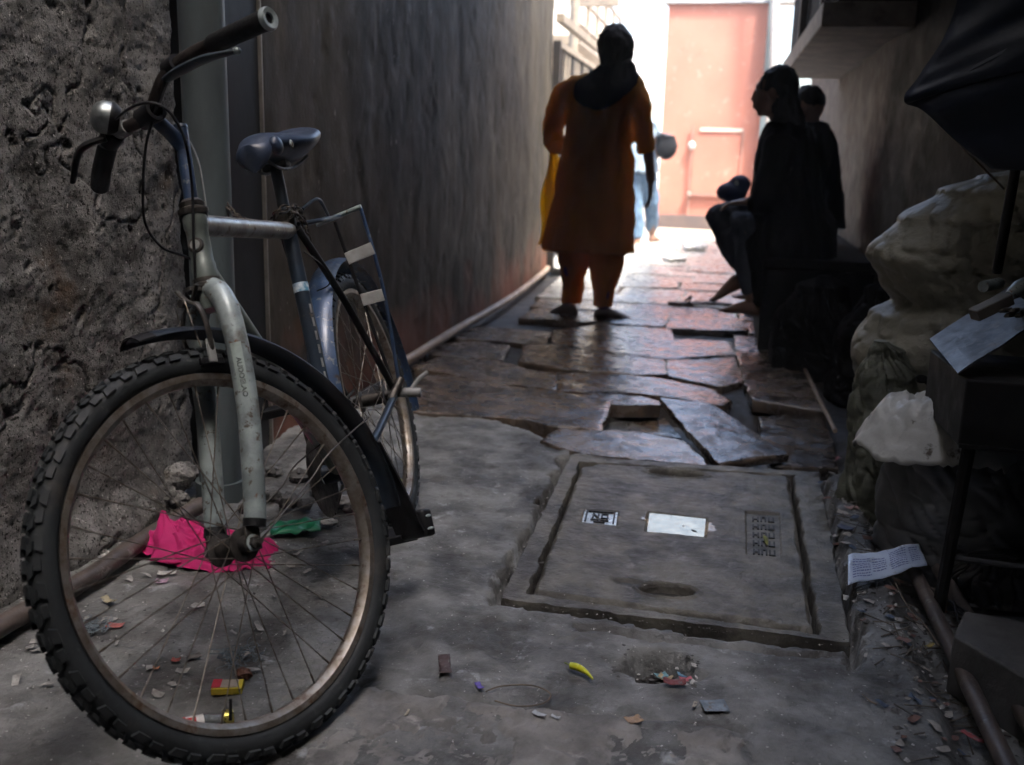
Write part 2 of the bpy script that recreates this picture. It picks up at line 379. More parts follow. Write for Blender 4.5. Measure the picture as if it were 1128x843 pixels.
def flat_plate(name, l, z, mat, parent, th=.003, sh=0.):
    q = platequad(l, z, sh); m_ = M(); m_.loft([[p-V((0, 0, th)) for p in q], q]); return build(name, m_, mat, parent, smooth=False)
m_shine = pm('worn cement with painted sheen', (.46, .39, .30), (.22, .18, .14), 25, (.10, .35), bump=.5, bscale=60, bdist=.002)  # pale colour paints the reflection halo round plate and badge
def uvof(p):
    u = (p-cq[0]).dot(norm(cq[1]-cq[0]))/(cq[1]-cq[0]).length; v = (p-cq[0]).dot(norm(cq[3]-cq[0]))/(cq[3]-cq[0]).length
    for _ in range(4):
        q_ = quadpt(cq, u, v); e_ = p-q_; u += e_.dot(norm(cq[1]-cq[0]))/(cq[1]-cq[0]).length; v += e_.dot(norm(cq[3]-cq[0]))/(cq[3]-cq[0]).length
    return u, v
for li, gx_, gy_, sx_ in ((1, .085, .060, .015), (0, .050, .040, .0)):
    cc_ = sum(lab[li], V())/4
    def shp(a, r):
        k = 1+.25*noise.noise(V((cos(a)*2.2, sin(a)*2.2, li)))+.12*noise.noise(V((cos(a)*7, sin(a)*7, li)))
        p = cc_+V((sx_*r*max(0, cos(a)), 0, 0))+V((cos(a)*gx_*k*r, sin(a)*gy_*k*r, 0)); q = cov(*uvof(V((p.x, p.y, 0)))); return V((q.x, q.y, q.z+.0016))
    build('sheen_ring', M().grid(lin(0, 2*pi, 90), lin(.6, 1, 16), shp), m_shine, mh, angle=180)
pl = flat_plate('name_plate', lab[1], .0040, m_plate, mh, .006, .05)
st = M(); e = lab[1]
c_ = lerp(lerp(e[0], e[1], .80), lerp(e[3], e[2], .80), .72); st.ball(c_+V((0, 0, .0050)), (norm(e[2]-e[0]), norm(V((-(e[2]-e[0]).y, (e[2]-e[0]).x, 0))), (0, 0, 1)), (.010, .003, .001), 10, 4)
build('stain_spot', st, m_ink, pl)
bd = flat_plate('badge', lab[0], .0040, m_badge, mh, .006, .03)
gl = M()
def strokes(mb, l, segs, z, wd=.0022, ht=.003):
    for (u0, v0, u1, v1) in segs:
        a, b = quadpt(l, u0, v0), quadpt(l, u1, v1); d = (b-a); ln = d.length; d = norm(d); n_ = V((-d.y, d.x, 0))
        mb.box((a+b)/2+V((0, 0, z)), (d, n_, V((0, 0, 1))), (ln/2+wd*.4, wd, ht))
strokes(gl, lab[0], [(.08, .12, .92, .12), (.1, .1, .1, .9), (.9, .1, .9, .88), (.3, .3, .3, .6), (.3, .3, .45, .6), (.45, .3, .45, .6), (.55, .3, .72, .3), (.55, .3, .55, .6), (.55, .6, .72, .6), (.72, .45, .72, .6), (.25, .75, .75, .75), (.35, .9, .65, .9), (.5, .65, .5, .9)], .0045)
build('characters', gl, m_ink, bd, smooth=False)
bp = flat_plate('lettering_panel', lab[2], .001, m_cover, mh, .006, .02)
gl = M()
for k in range(5):
    v0 = .1+k*.19
    strokes(gl, lab[2], [(.2, v0, .2, v0+.10), (.2, v0+.05, .35, v0+.05), (.35, v0, .35, v0+.1), (.45, v0, .45, v0+.1), (.45, v0, .58, v0), (.58, v0, .58, v0+.1), (.68, v0, .68, v0+.1), (.68, v0+.1, .82, v0+.1), (.82, v0, .82, v0+.1)], .002, .0022, .002)
build('characters', gl, m_ink, bp, smooth=False)
lf = M().grid(lin(0, 1, 3), lin(0, 1, 6), lambda u, v: quadpt(lab[2], .5+(u-.5)*.14*sin(pi*v)+.12*v, .58+v*.2)+V((0, 0, .008+.004*sin(v*5))))
tag(build('leaf', lf, pm('yellow green leaf', (.22, .23, .05), (.12, .13, .04), 30), solid=.0006), 'small yellow green leaf on the lettered panel of the manhole cover', 'leaf')
# ------------------------------------------------------------------ flagstones
def flag(pts, z=0., th=.055, tilt=(0, 0), label=None, seed=0, zs=None, name='flagstone'):
    pts = [V(p) for p in pts]; c = sum(pts, V())/len(pts); out = []
    n = len(pts)
    for i in range(n):
        a, b = pts[i], pts[(i+1) % n]; k = max(2, int((b-a).length/.035))
        for j in range(k):
            p = lerp(a, b, j/k); cor = min(j, k-j)/k
            d = norm(p-c); s = .006*noise.noise(p*13+V((seed, 0, 0)))+.008*noise.noise(p*45)+.003*noise.noise(p*110)
            out.append(p+d*(s+.008))
    def Z(p):
        q = p-c; return z+q.x*tilt[0]+q.y*tilt[1]+.005*fr(p, 4, 3, seed)+.004*fr(p, 18, 4, seed+1)
    rings = []
    for sc_, dz in ((.985, -th), (1.004, -th*.6), (1.004, -.005), (.994, -.0005)):
        rings.append([V((c.x+(p.x-c.x)*sc_, c.y+(p.y-c.y)*sc_, Z(p)+dz)) for p in out])
    m_ = M()
    # concentric rings to give the top relief
    for s_ in (.95, .9, .84, .77, .7, .62, .54, .46, .38, .3, .22, .14, .06):
        rings.append([V((c.x+(p.x-c.x)*s_, c.y+(p.y-c.y)*s_, Z(V((c.x+(p.x-c.x)*s_, c.y+(p.y-c.y)*s_, 0))))) for p in out])
    m_.loft(rings); o = build(name, m_, m_slabglare if c.y > 6.4 else m_slab, angle=60)
    tag(o, label or 'worn flagstone', 'paving stone', 'flagstones paving the alley')
    return o
S = [
 ([(437, 440), (470, 412), (492, 414), (560, 425), (614, 432), (671, 443), (661, 473), (604, 467), (579, 462), (510, 456), (455, 452)], .012, (0, 0), 'broad flagstone left of the open pit, broken off at its right end'),
 ([(455, 404), (482, 394), (545, 397), (579, 407), (612, 411), (612, 429), (545, 421), (492, 411), (462, 408)], .0, (0, 0), 'long narrow flagstone just behind the broad broken-ended one'),
 ([(615, 411), (660, 412), (727, 417), (785, 429), (804, 442), (797, 448), (767, 443), (717, 434), (660, 431), (616, 430)], .006, (0, .0), 'long curved flagstone strip running behind the tilted loose slab'),
 ([(482, 378), (530, 377), (560, 381), (553, 396), (520, 393), (474, 391)], -.004, (0, 0), 'small flagstone near the left wall, before the wet gap'),
 ([(578, 379), (610, 380), (660, 388), (700, 393), (730, 396), (734, 412), (700, 412), (660, 409), (606, 404), (574, 398)], .004, (0, 0), 'wet flagstone with glinting patch in front of the walking woman'),
 ([(492, 360), (560, 362), (606, 366), (600, 378), (560, 376), (486, 372)], 0, (0, 0), 'flagstone beside the floor pipe on the left'),
 ([(611, 364), (660, 357), (738, 362), (742, 373), (803, 376), (812, 391), (735, 395), (697, 391), (655, 386), (608, 378)], .004, (0, 0), 'large flagstone right in front of the walking woman'),
 ([(735, 397), (808, 391), (817, 420), (795, 425), (738, 414)], 0, (0, 0), 'squarish brown flagstone between the strip slab and right column'),
 ([(809, 369), (862, 372), (886, 409), (817, 409)], .012, (0, 0), 'dark flagstone of the right column in front of the bench'),
 ([(819, 411), (886, 411), (910, 451), (830, 441)], .016, (0, 0), 'dark flagstone of the right column beside the green sack'),
 ([(836, 458), (906, 454), (922, 514), (850, 512)], -.02, (0, 0), 'sunken flagstone right of the tilted loose slab'),
 ([(636, 434), (690, 434), (724, 441), (726, 446), (676, 445)], .0, (0, 0), 'thin flagstone edge along the back of the open pit'),
 ([(597, 485), (620, 471), (700, 477), (752, 486), (778, 512), (700, 505), (640, 497)], .004, (0, 0), 'rust brown flagstone between the open pit and the manhole'),
 ([(676, 458), (730, 460), (748, 482), (664, 474)], -.07, (0, 0), 'sunken slab fragment inside the open pit'),
 ([(437, 398), (470, 391), (452, 404), (440, 430), (428, 420)], -.01, (0, 0), 'dark flagstone fragment against the left wall by the rear wheel'),
]
for k, (px, z, tl, lb) in enumerate(S):
    flag([gp(x, y, z) for x, y in px], z, .05, tl, lb, k)
# tilted loose slab
q = [gp(728, 440, .05), gp(784, 446, .05), gp(866, 502, .012), gp(792, 508, .012)]
c = sum(q, V())/4
pts2 = [V((p.x, p.y, 0)) for p in q]; c2 = V((c.x, c.y, 0))
ty = (.05-.012)/((q[0].y+q[1].y)/2-(q[2].y+q[3].y)/2)
flag(pts2, .033, .028, (0, ty), 'tilted loose slab lying across the open pit beside the manhole', 33)
# generic rows further on
y = 5.62; r_ = 0; rnd = random.Random(5)
rows = []
while y < 12.6:
    h = rnd.uniform(.36, .52); x = -1.22+rnd.uniform(-.05, .1)
    while x < .55:
        wd = rnd.uniform(.45, .95); x1 = min(x+wd, .8)
        a = rnd.uniform(-.03, .03); b = rnd.uniform(-.03, .03)
        side = 'left' if x+wd/2 < -.75 else ('middle' if x+wd/2 < -.1 else 'right')
        rows.append(([(x+.012, y+a, 0), (x1-.012, y+b, 0), (x1-.012+a*.6, y+h-.03+b, 0), (x+.012+a*.6, y+h-.03+a, 0)], rnd.uniform(-.004, .005), side, r_))
        x = x1
    y += h; r_ += 1
ords = ['first', 'second', 'third', 'fourth', 'fifth', 'sixth', 'seventh', 'eighth', 'ninth', 'tenth', 'eleventh', 'twelfth', 'thirteenth', 'fourteenth', 'fifteenth', 'sixteenth', 'seventeenth', 'eighteenth', 'nineteenth', 'twentieth']
cnt = {}
for p_, z, side, r_ in rows:
    key = (side, r_); cnt[key] = cnt.get(key, 0)+1
seen = {}
for k, (p_, z, side, r_) in enumerate(rows):
    key = (side, r_); seen[key] = seen.get(key, 0)+1
    extra = '' if cnt[key] == 1 else (', left one' if seen[key] == 1 else ', right one')
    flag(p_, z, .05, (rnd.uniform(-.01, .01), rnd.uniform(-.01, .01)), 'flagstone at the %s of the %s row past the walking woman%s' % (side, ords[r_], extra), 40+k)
# earth bed under the flags
bed = M().grid(lin(-1.5, 1.0, 60), lin(3.0, 14.5, 160), lambda x, y: (x, y, -.036-.10*(1-sst(V(((x+.02)/.55, (y-3.45)/.5, 0)).length, .6, 1.))*1+.012*fr((x, y, 0), 6, 3) - (.02 if y < 3.4 else 0)))
struct(build('mud_ground', bed, m_mud, angle=180))
struct(build('end_lane_ground', M().grid(lin(-9, 8, 40), lin(12.4, 30, 60), lambda x, y: (x, y, -.012+.012*fr((x, y, 0), 1.5, 3))), pm('dusty dirt', (.34, .29, .24), (.22, .18, .14), 2, (.7, .9), bump=.5), angle=180))
# ------------------------------------------------------------------ walls
def wa(y, z):
    n1_ = fr((0, y, z), 4.5, 3, 1); n2_ = fr((0, y, z), 16, 4, 2); n3_ = noise.noise(V((3, y*60, z*60))); n4 = noise.noise(V((9, y*110, z*110)))
    n5 = fr((0, y, z), 62, 3, 5); d = .006*n1_+.0035*n2_+.0011*n3_+.0009*n4+.0014*n5
    pitm = noise.noise(V((1, y*17, z*17)))+.25*noise.noise(V((1, y*60, z*60))); d -= .006*sst(pitm, .50, .58)
    crk_ = abs(noise.noise(V((4, y*3.1, z*2.2)))+.12*noise.noise(V((4, y*20, z*20)))); d -= .008*(1-sst(crk_, .0, .016))
    if y > 2.3: d -= .05*sst(y+.03*n2_, 2.42, 2.48)
    if z < .12: d += .05*(1-sst(z+.03*n2_, .0, .12))*sst(y, 1.5, 2.0)*(1-sst(y, 2.2, 2.3))
    return (LX+d, y, z)
ysA = lin(-2.5, .9, 30)[:-1]+lin(.9, 2.50, 310); zsA = [-.1]+lin(0, 1.45, 290)[:-1]+lin(1.45, 2.2, 24)[:-1]+lin(2.2, 8.4, 20)
A = M().grid(ysA, zsA, wa, back=(-.3, 0, 0))
tag(build('plaster_wall', A, m_plaster, angle=180), 'rough grey plaster wall with peeling patches behind the front wheel', 'wall')
def wb(y, z):
    d = .007*fr((5, y, z*.5), 2, 3, 1)+.0015*fr((5, y, z), 14, 3, 2)-.003*sst(noise.noise(V((2, y*3, z*2)))+.3*noise.noise(V((2, y*13, z*11))), .12, .17)-.003*sst(noise.noise(V((8, y*7, z*5)))+.3*noise.noise(V((8, y*23, z*21))), .3, .34); d -= .03*sst(z+.05*fr((0, y, z), 3, 2), .28, .0)*0
    return (LX+d, y, z)
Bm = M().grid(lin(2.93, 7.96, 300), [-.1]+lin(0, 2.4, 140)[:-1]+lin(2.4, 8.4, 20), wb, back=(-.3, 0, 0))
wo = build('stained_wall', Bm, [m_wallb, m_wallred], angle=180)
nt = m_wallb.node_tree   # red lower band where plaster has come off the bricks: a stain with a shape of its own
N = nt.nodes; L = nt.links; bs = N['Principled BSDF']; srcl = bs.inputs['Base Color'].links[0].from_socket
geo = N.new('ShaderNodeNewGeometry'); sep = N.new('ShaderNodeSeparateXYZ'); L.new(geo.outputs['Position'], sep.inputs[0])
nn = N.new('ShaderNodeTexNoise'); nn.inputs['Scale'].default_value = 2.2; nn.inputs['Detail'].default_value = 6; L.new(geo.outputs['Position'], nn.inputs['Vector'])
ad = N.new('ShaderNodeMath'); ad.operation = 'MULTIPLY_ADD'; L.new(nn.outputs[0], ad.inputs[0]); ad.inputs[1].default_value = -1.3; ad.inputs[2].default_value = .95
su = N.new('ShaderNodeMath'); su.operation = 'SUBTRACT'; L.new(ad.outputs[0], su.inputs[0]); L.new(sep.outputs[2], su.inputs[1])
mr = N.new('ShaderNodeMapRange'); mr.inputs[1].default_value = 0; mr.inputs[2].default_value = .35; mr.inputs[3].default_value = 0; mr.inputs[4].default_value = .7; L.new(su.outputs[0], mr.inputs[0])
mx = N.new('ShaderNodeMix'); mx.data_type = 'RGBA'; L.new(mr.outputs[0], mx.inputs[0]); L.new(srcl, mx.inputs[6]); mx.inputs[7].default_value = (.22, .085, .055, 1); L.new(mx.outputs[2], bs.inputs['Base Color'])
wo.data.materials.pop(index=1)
tag(wo, 'tall damp stained wall running down the left of the alley', 'wall')
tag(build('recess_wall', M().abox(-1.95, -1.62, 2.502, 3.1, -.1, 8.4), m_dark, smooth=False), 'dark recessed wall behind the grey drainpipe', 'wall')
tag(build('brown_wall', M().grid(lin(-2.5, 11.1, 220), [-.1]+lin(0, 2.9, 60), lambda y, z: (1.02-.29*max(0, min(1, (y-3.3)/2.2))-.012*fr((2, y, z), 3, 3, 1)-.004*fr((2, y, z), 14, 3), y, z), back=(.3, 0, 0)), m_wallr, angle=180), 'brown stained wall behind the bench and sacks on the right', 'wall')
tag(build('light_block_storey', M().abox(.95, 3.2, -3.0, 5.0, 2.905, 8.2), m_wallr, smooth=False), 'unseen upper storey on the right, raised to block sun and sky', 'building')  # storey out of view, height set to keep sun off the alley
tag(build('light_block_slab', M().abox(-1.41, .94, -2.69, -.35, 3.4, 3.55), m_conc, smooth=False), 'unseen slab added behind the viewer to cut light on the near alley', 'roof')  # added behind the camera to cut skylight on the near walls
ea = thing('light_block_awning', 'unseen awning added to darken the junk along the right wall', 'awning', (.7, 2, 2.3))  # awning out of view, added to cut light along the right side
build('sheet', M().grid(lin(.30, 1.0, 40), lin(-.6, 3.9, 3), lambda x, y: (x, y, 2.12+.25*(x-.3)+.012*sin(x*80))), m_black, ea, solid=.002)
build('edge_beam', M().abox(.30, .34, -.6, 3.9, 2.04, 2.09), m_dwood, ea, smooth=False)
# wall closing the alley behind the viewer
tag(build('rear_wall', M().abox(-1.7, 1.3, -3., -2.7, -.1, 8.2), m_plaster, smooth=False), 'plain wall closing the alley behind the viewer', 'wall')
# unseen roof added to darken the middle of the alley
rf = thing('light_block_roof', 'unseen tin roof added to darken the middle of the alley', 'roof', (-.2, 5, 3.0))
def corr(x, y): return (x, y, 3.05+.02*sin(x*40)+.05*(x+1.4))
build('sheet', M().grid(lin(-1.62, 1.25, 120), lin(3.15, 5.9, 3), corr), m_black, rf, solid=.002)
build('beam', M().abox(-1.42, 1.0, 3.6, 3.68, 2.9, 2.98), m_dwood, rf, smooth=False); build('beam', M().abox(-1.42, 1.0, 5.4, 5.48, 2.9, 2.98), m_dwood, rf, smooth=False)
# ------------------------------------------------------------------ wall pipes
pp = thing('drainpipe', 'thick grey drainpipe standing against the left wall behind the handlebar', 'pipe', (-1.30, 2.34, 0))
def pseg(z0, z1, r): return M().lathe((-1.30, 2.36, 0), (0, 0, 1), [(0, z0), (r, z0), (r, z1), (0, z1)], 28)
build('pipe_shaft', pseg(-.05, 4.6, .056), m_pipe, pp)
build('collar', pseg(1.55, 1.63, .064), m_pipe, pp); build('collar', pseg(-.05, .05, .066), m_pipe, pp)
cc = thing('metal_channel', 'dark vertical metal channel with a bright thin edge beside the drainpipe', 'channel', (-1.4, 2.75, 0))
m_chan = pm('dark painted channel', (.022, .024, .027), (.014, .015, .017), 3, (.4, .6), .3, bump=.2, stretch=(1, 1, .3))
e0 = aX(247, 200, -1.40); e1 = aX(291, 200, -1.40)
build('channel_body', M().abox(-1.62, -1.40, e0.y-.03, e1.y-.012, -.05, 5), m_chan, cc, smooth=False, bevel=.006)
build('edge_strip', M().abox(-1.62, -1.392, e1.y-.010, e1.y-.003, -.05, 5), pm('bright worn steel edge', (.5, .48, .44), (.3, .28, .25), 10, (.3, .5), .8, bump=.1), cc, smooth=False)
# ------------------------------------------------------------------ floor pipes
def ptube(name, pts, r, mat, label, cat='pipe', group=None, n=12, k=8):
    o = build(name, M().tube(smooth_path(pts, k), r, n), mat); return tag(o, label, cat, group)
def gr(x, y, z): return gp(x, y, z)
ptube('floor_pipe', [gr(-260, 850, .03), gr(0, 690, .028), gr(92, 640, .026), gr(150, 600, .03), gr(195, 572, .035), gr(222, 556, .035)], .021, m_pipe2, 'brown pipe on the floor along the base of the plaster wall')
ptube('floor_pipe', [gr(418, 414, .03), gr(447, 398, .035), gr(500, 365, .035), gr(560, 330, .035), gr(592, 306, .035), gr(604, 294, .035), gr(606, 280, .03)], .022, m_hose, 'pale pipe running along the foot of the stained wall')
ptube('floor_pipe', [gr(940, 492, 0), gr(975, 565, -.01), gr(1040, 697, -.012), gr(1109, 843, -.015), gr(1180, 990, -.015)], .0165, m_pipe2, 'leftmost of the pipes in the gutter on the right', group='pipes in the right gutter')
ptube('floor_pipe', [gr(960, 492, .0), gr(998, 565, -.01), gr(1076, 697, -.012), gr(1160, 843, -.015), gr(1230, 960, -.015)], .0165, m_pipe2, 'middle one of the pipes in the gutter on the right', group='pipes in the right gutter')
ptube('floor_pipe', [gr(985, 500, 0), gr(1030, 575, -.005), gr(1075, 640, -.01)], .016, m_pipe2, 'short rightmost pipe behind the stove leg on the right', group='pipes in the right gutter')
ptube('thin_pipe', [gr(838, 350, .02), gr(870, 378, .02), gr(905, 445, .02), gr(920, 475, .02)], .008, m_hose, 'thin pipe along the edge of the right flagstones')
# ------------------------------------------------------------------ far end
pk = thing('pink_wall', 'tall salmon pink wall facing the end of the alley', 'wall', (0, 14.3, 0))
pa = gp(724, 250).x; PY = 14.2
xL = aY(730, 120, PY).x; xR = aY(846, 120, PY).x; zt = aY(790, 4, PY).z
build('wall_face', M().abox(xL, xR, PY, PY+.25, -.1, zt), m_pink, pk, smooth=False)
build('coping', M().abox(xL-.05, xR+.5, PY-.06, PY+.3, zt+.003, zt+.16), pm('grey coping', (.4, .42, .43), (.25, .27, .28), 2), pk, smooth=False)
build('plinth', M().abox(xL+.05, xR, PY-.12, PY-.003, -.1, .17), pm('dark plinth', (.06, .05, .05), (.1, .07, .06), 3), pk, smooth=False)
hx0, hx1 = aY(761, 180, PY).x, aY(816, 180, PY).x; hz1 = aY(790, 143, PY).z; hz0 = aY(790, 214, PY).z
m_pinkd = pm('darker pink joint', (.34, .17, .13), (.2, .12, .1), 6)
ha = M(); 
h_ = build('hatch', M().abox(hx0+.02, hx1-.02, PY-.03, PY-.002, hz0, hz1-.03), m_pink, pk, smooth=False)
build('strip', M().abox(hx0+.1, hx1, PY-.05, PY-.031, hz1-.025, hz1+.02), m_cream, h_, smooth=False)
build('rod', M().tube([(hx0, PY-.045, .12), (hx0, PY-.045, hz1+.05)], .012, 8), m_pinkd, h_)
build('rod', M().tube([(hx1, PY-.045, hz0-.1), (hx1, PY-.045, hz1)], .012, 8), m_pinkd, h_)
build('hinge', M().ball((hx0, PY-.06, hz1-.22), XYZ, (.05, .03, .06)), m_litter, h_); build('hinge', M().ball((hx0, PY-.06, hz0-.02), XYZ, (.035, .03, .05)), m_pinkd, h_)
build('ledge', M().abox(hx0, hx1+.1, PY-.06, PY-.031, hz0-.03, hz0-.003), m_pinkd, h_, smooth=False)
ptube('downpipe', [aY(852, 90, 13.9), aY(855, -60, 13.9), aY(855, -200, 13.9)], .05, m_litter, 'pale downpipe at the right edge of the pink wall')
tag(build('dark_post', M().abox(aY(843, 60, 14.1).x, aY(850, 60, 14.1).x, 14.05, 14.17, 0, 3.1), m_pipe, smooth=False), 'dark post between pink wall and pale downpipe', 'post')
# right end return wall
tag(build('end_wall', M().abox(1.035, 6, 10.8, 11.1, -.1, 3.3), m_cream, smooth=False), 'cream wall past the far end of the brown wall', 'wall')
tag(build('side_wall', M().abox(1.0, 6, 14.4, 14.7, -.1, 3.6), m_cream, smooth=False), 'cream wall to the right beyond the pink wall', 'wall')
fb = thing('pale_building', 'pale sunlit building far beyond the alley, washed out by glare', 'building', (-4, 22, 0))
m_white = pm('white wall', (.8, .79, .76), (.74, .72, .68), 1, (.7, .9), bump=.1)
build('wall', M().abox(-12, -.6, 22, 23, -.1, 3.4), m_white, fb, smooth=False)
for k in range(3): build('window', M().abox(-3.2+k*1.1, -2.7+k*1.1, 21.96, 21.995, 1.2, 2.1), m_cream, fb, smooth=False)
lb = thing('left_house', 'pale house front with balcony beyond the iron gate on the left', 'house', (-3, 14, 0))
build('wall', M().abox(-5, -2.6, 11.5, 20, -.1, 4.6), m_cream, lb, smooth=False)
build('balcony', M().abox(-2.6, -1.9, 12.5, 17, 2.25, 2.35), m_rail, lb, smooth=False)
b = M(); 
for k in range(3): build('rail', M().tube([(-1.95, 12.5, 2.5+k*.3), (-1.95, 17, 2.5+k*.3)], .03, 8), m_rail, lb)
for k in range(6): build('baluster', M().tube([(-1.95, 12.5+k*.9, 2.35), (-1.95, 12.5+k*.9, 3.15)], .03, 8), m_rail, lb)
tag(build('beam', M().box(aY(655, 2, 12.0), XYZ, (.28, .05, .05)), m_rail, smooth=False), 'short beige beam overhanging at the top of the opening', 'beam')
# iron gate at end of the stained wall
gt = thing('iron_gate', 'tall black iron gate standing open past the stained wall', 'gate', (-1.45, 9, 0))
GX = -1.40
def gbar(y0, z0, y1, z1, r): return M().box((GX, (y0+y1)/2, (z0+z1)/2), XYZ, (r, max(r, abs(y1-y0)/2), max(r, abs(z1-z0)/2)))
build('gate_frame', gbar(8.03, 0, 8.03, 1.80, .028), m_black, gt, smooth=False)
build('gate_frame', gbar(10.2, 0, 10.2, 1.80, .03), m_rail, gt, smooth=False)
build('gate_rail', gbar(8.1, 1.78, 10.17, 1.78, .022), m_rail, gt, smooth=False); build('gate_rail', gbar(8.1, .15, 10.17, .15, .022), m_black, gt, smooth=False)
build('gate_rail', gbar(8.1, 1.98, 10.4, 1.98, .03), m_rail, gt, smooth=False)
for k in range(11): build('gate_bar', M().tube([(GX, 8.25+k*.18, .17), (GX, 8.25+k*.18, 1.76)], .013, 8), m_rail if k % 3 else m_black, gt)
ptube('scaffold_pole', [(-1.75, 10.9, 0), (-1.72, 10.9, 3.4)], .05, m_rail, 'pale upright pole rising behind the iron gate')
ptube('scaffold_pole', [(-1.75, 9.4, 1.4), (-1.70, 9.4, 3.4)], .035, m_rail, 'shorter bent pole just above the iron gate')
tag(build('stone_heap', M().ball((-1.35, 8.35, .03), XYZ, (.14, .3, .10)), m_litter), 'heap of pale rubbish at the foot of the iron gate', 'rubbish heap')
# ------------------------------------------------------------------ bicycle
base = V((-.716, 1.405, .302)); axis = norm(V((-.304, .271, .913))); fs = V((-.453, -.884, .112)); fs = norm(fs-axis*fs.dot(axis)); ss = fs.cross(axis); ss = ss if ss.x > 0 else -ss
O = V((-.622, 1.375, -.006)); bk = norm(V((-.139, .990, 0))); up_ = norm(V((-.274, -.039, .961))); up_ = norm(up_-bk*up_.dot(bk)); sd_ = bk.cross(up_); sd_ = sd_ if sd_.x > 0 else -sd_
HUB = base+fs*.045
def ST(a, f, u): return base+ss*a+fs*f+axis*u            # steered coordinates (u measured from hub level)
def SB(a, f, u): return ST(a, f, u+.564)                 # relative to top of head tube
def F(a, s, h): return O+sd_*a+bk*s+up_*h                # frame coordinates
m_tyre = pm('black rubber', (.022, .026, .028), (.012, .014, .015), 14, (.55, .75), spec=.35, bump=.35, bscale=120, bdist=.0015, wear=((.075, .078, .075), .6, 30, .12), wear2=((.05, .045, .04), .6, 6, .1))
m_rim = pm('rusty rim steel', (.34, .32, .29), (.20, .16, .12), 40, (.32, .6), .85, bump=.3, bscale=140, bdist=.001, wear=((.10, .055, .03), .55, 26, .1))
m_spoke = pm('spoke steel', (.32, .30, .27), (.16, .13, .10), 60, (.3, .5), .9, bump=.1)
m_silver = pm('worn silver paint', (.36, .42, .42), (.20, .235, .235), 22, contrast=(.4, .6), rough=(.32, .5), metal=.15, bump=.35, bscale=90, bdist=.0015, coat=.2, wear=((.10, .08, .06), .58, 60, .05), wear2=((.13, .12, .10), .57, 9, .12), wear3=((.16, .08, .045), .63, 25, .05))
m_frame = pm('worn green grey paint', (.17, .20, .18), (.10, .12, .11), 14, (.35, .55), .2, bump=.35, bscale=90, bdist=.0015, coat=.2, wear=((.10, .06, .035), .58, 30, .08))
m_chrome = pm('scuffed top tube', (.36, .35, .32), (.20, .17, .14), 20, (.25, .5), .7, bump=.4, bscale=80, bdist=.0015, wear=((.11, .06, .035), .55, 24, .1))
m_blue = pm('worn blue paint', (.035, .075, .16), (.025, .045, .09), 12, (.3, .5), .1, bump=.3, bscale=80, bdist=.0015, coat=.35, wear=((.16, .18, .20), .58, 45, .05), wear2=((.05, .03, .02), .58, 15, .08), wear3=((.08, .10, .13), .55, 6, .15))
m_blued = pm('dark blue steel', (.025, .042, .065), (.018, .024, .034), 10, (.28, .5), .3, bump=.3, bscale=60, bdist=.0015, coat=.3, wear=((.10, .08, .06), .62, 30, .08))
m_grip = pm('black rubber grip', (.008, .008, .009), (.013, .013, .014), 20, (.5, .7), spec=.3, bump=.6, bscale=160, bdist=.002)
m_brn = pm('rusted handlebar', (.05, .04, .036), (.025, .02, .018), 30, (.35, .6), .6, bump=.4, bscale=90)
m_pvc = pm('black plastic', (.007, .007, .008), (.012, .012, .013), 10, (.35, .55), spec=.3, bump=.2)
m_saddle = pm('dusty navy vinyl', (.028, .045, .085), (.02, .03, .055), 7, (.32, .5), bump=.35, bscale=110, bdist=.0012, wear=((.09, .11, .14), .60, 60, .08), wear2=((.06, .07, .085), .58, 9, .12), coat=.15)
m_refl = pm('reflector plastic', (.3, .31, .3), (.2, .2, .2), 20, (.2, .3))
m_hubm = pm('greasy hub steel', (.12, .11, .10), (.04, .036, .032), 40, (.35, .6), .7, bump=.4, bscale=90)
bike = thing('bicycle', 'old grey and blue bicycle leaning by the rough plaster wall, front wheel turned', 'bicycle', (O.x, O.y, 0))
def part(name, mb, mat, parent=None, **k): return build(name, mb, mat, parent or bike, **k)
rb = random.Random(3)
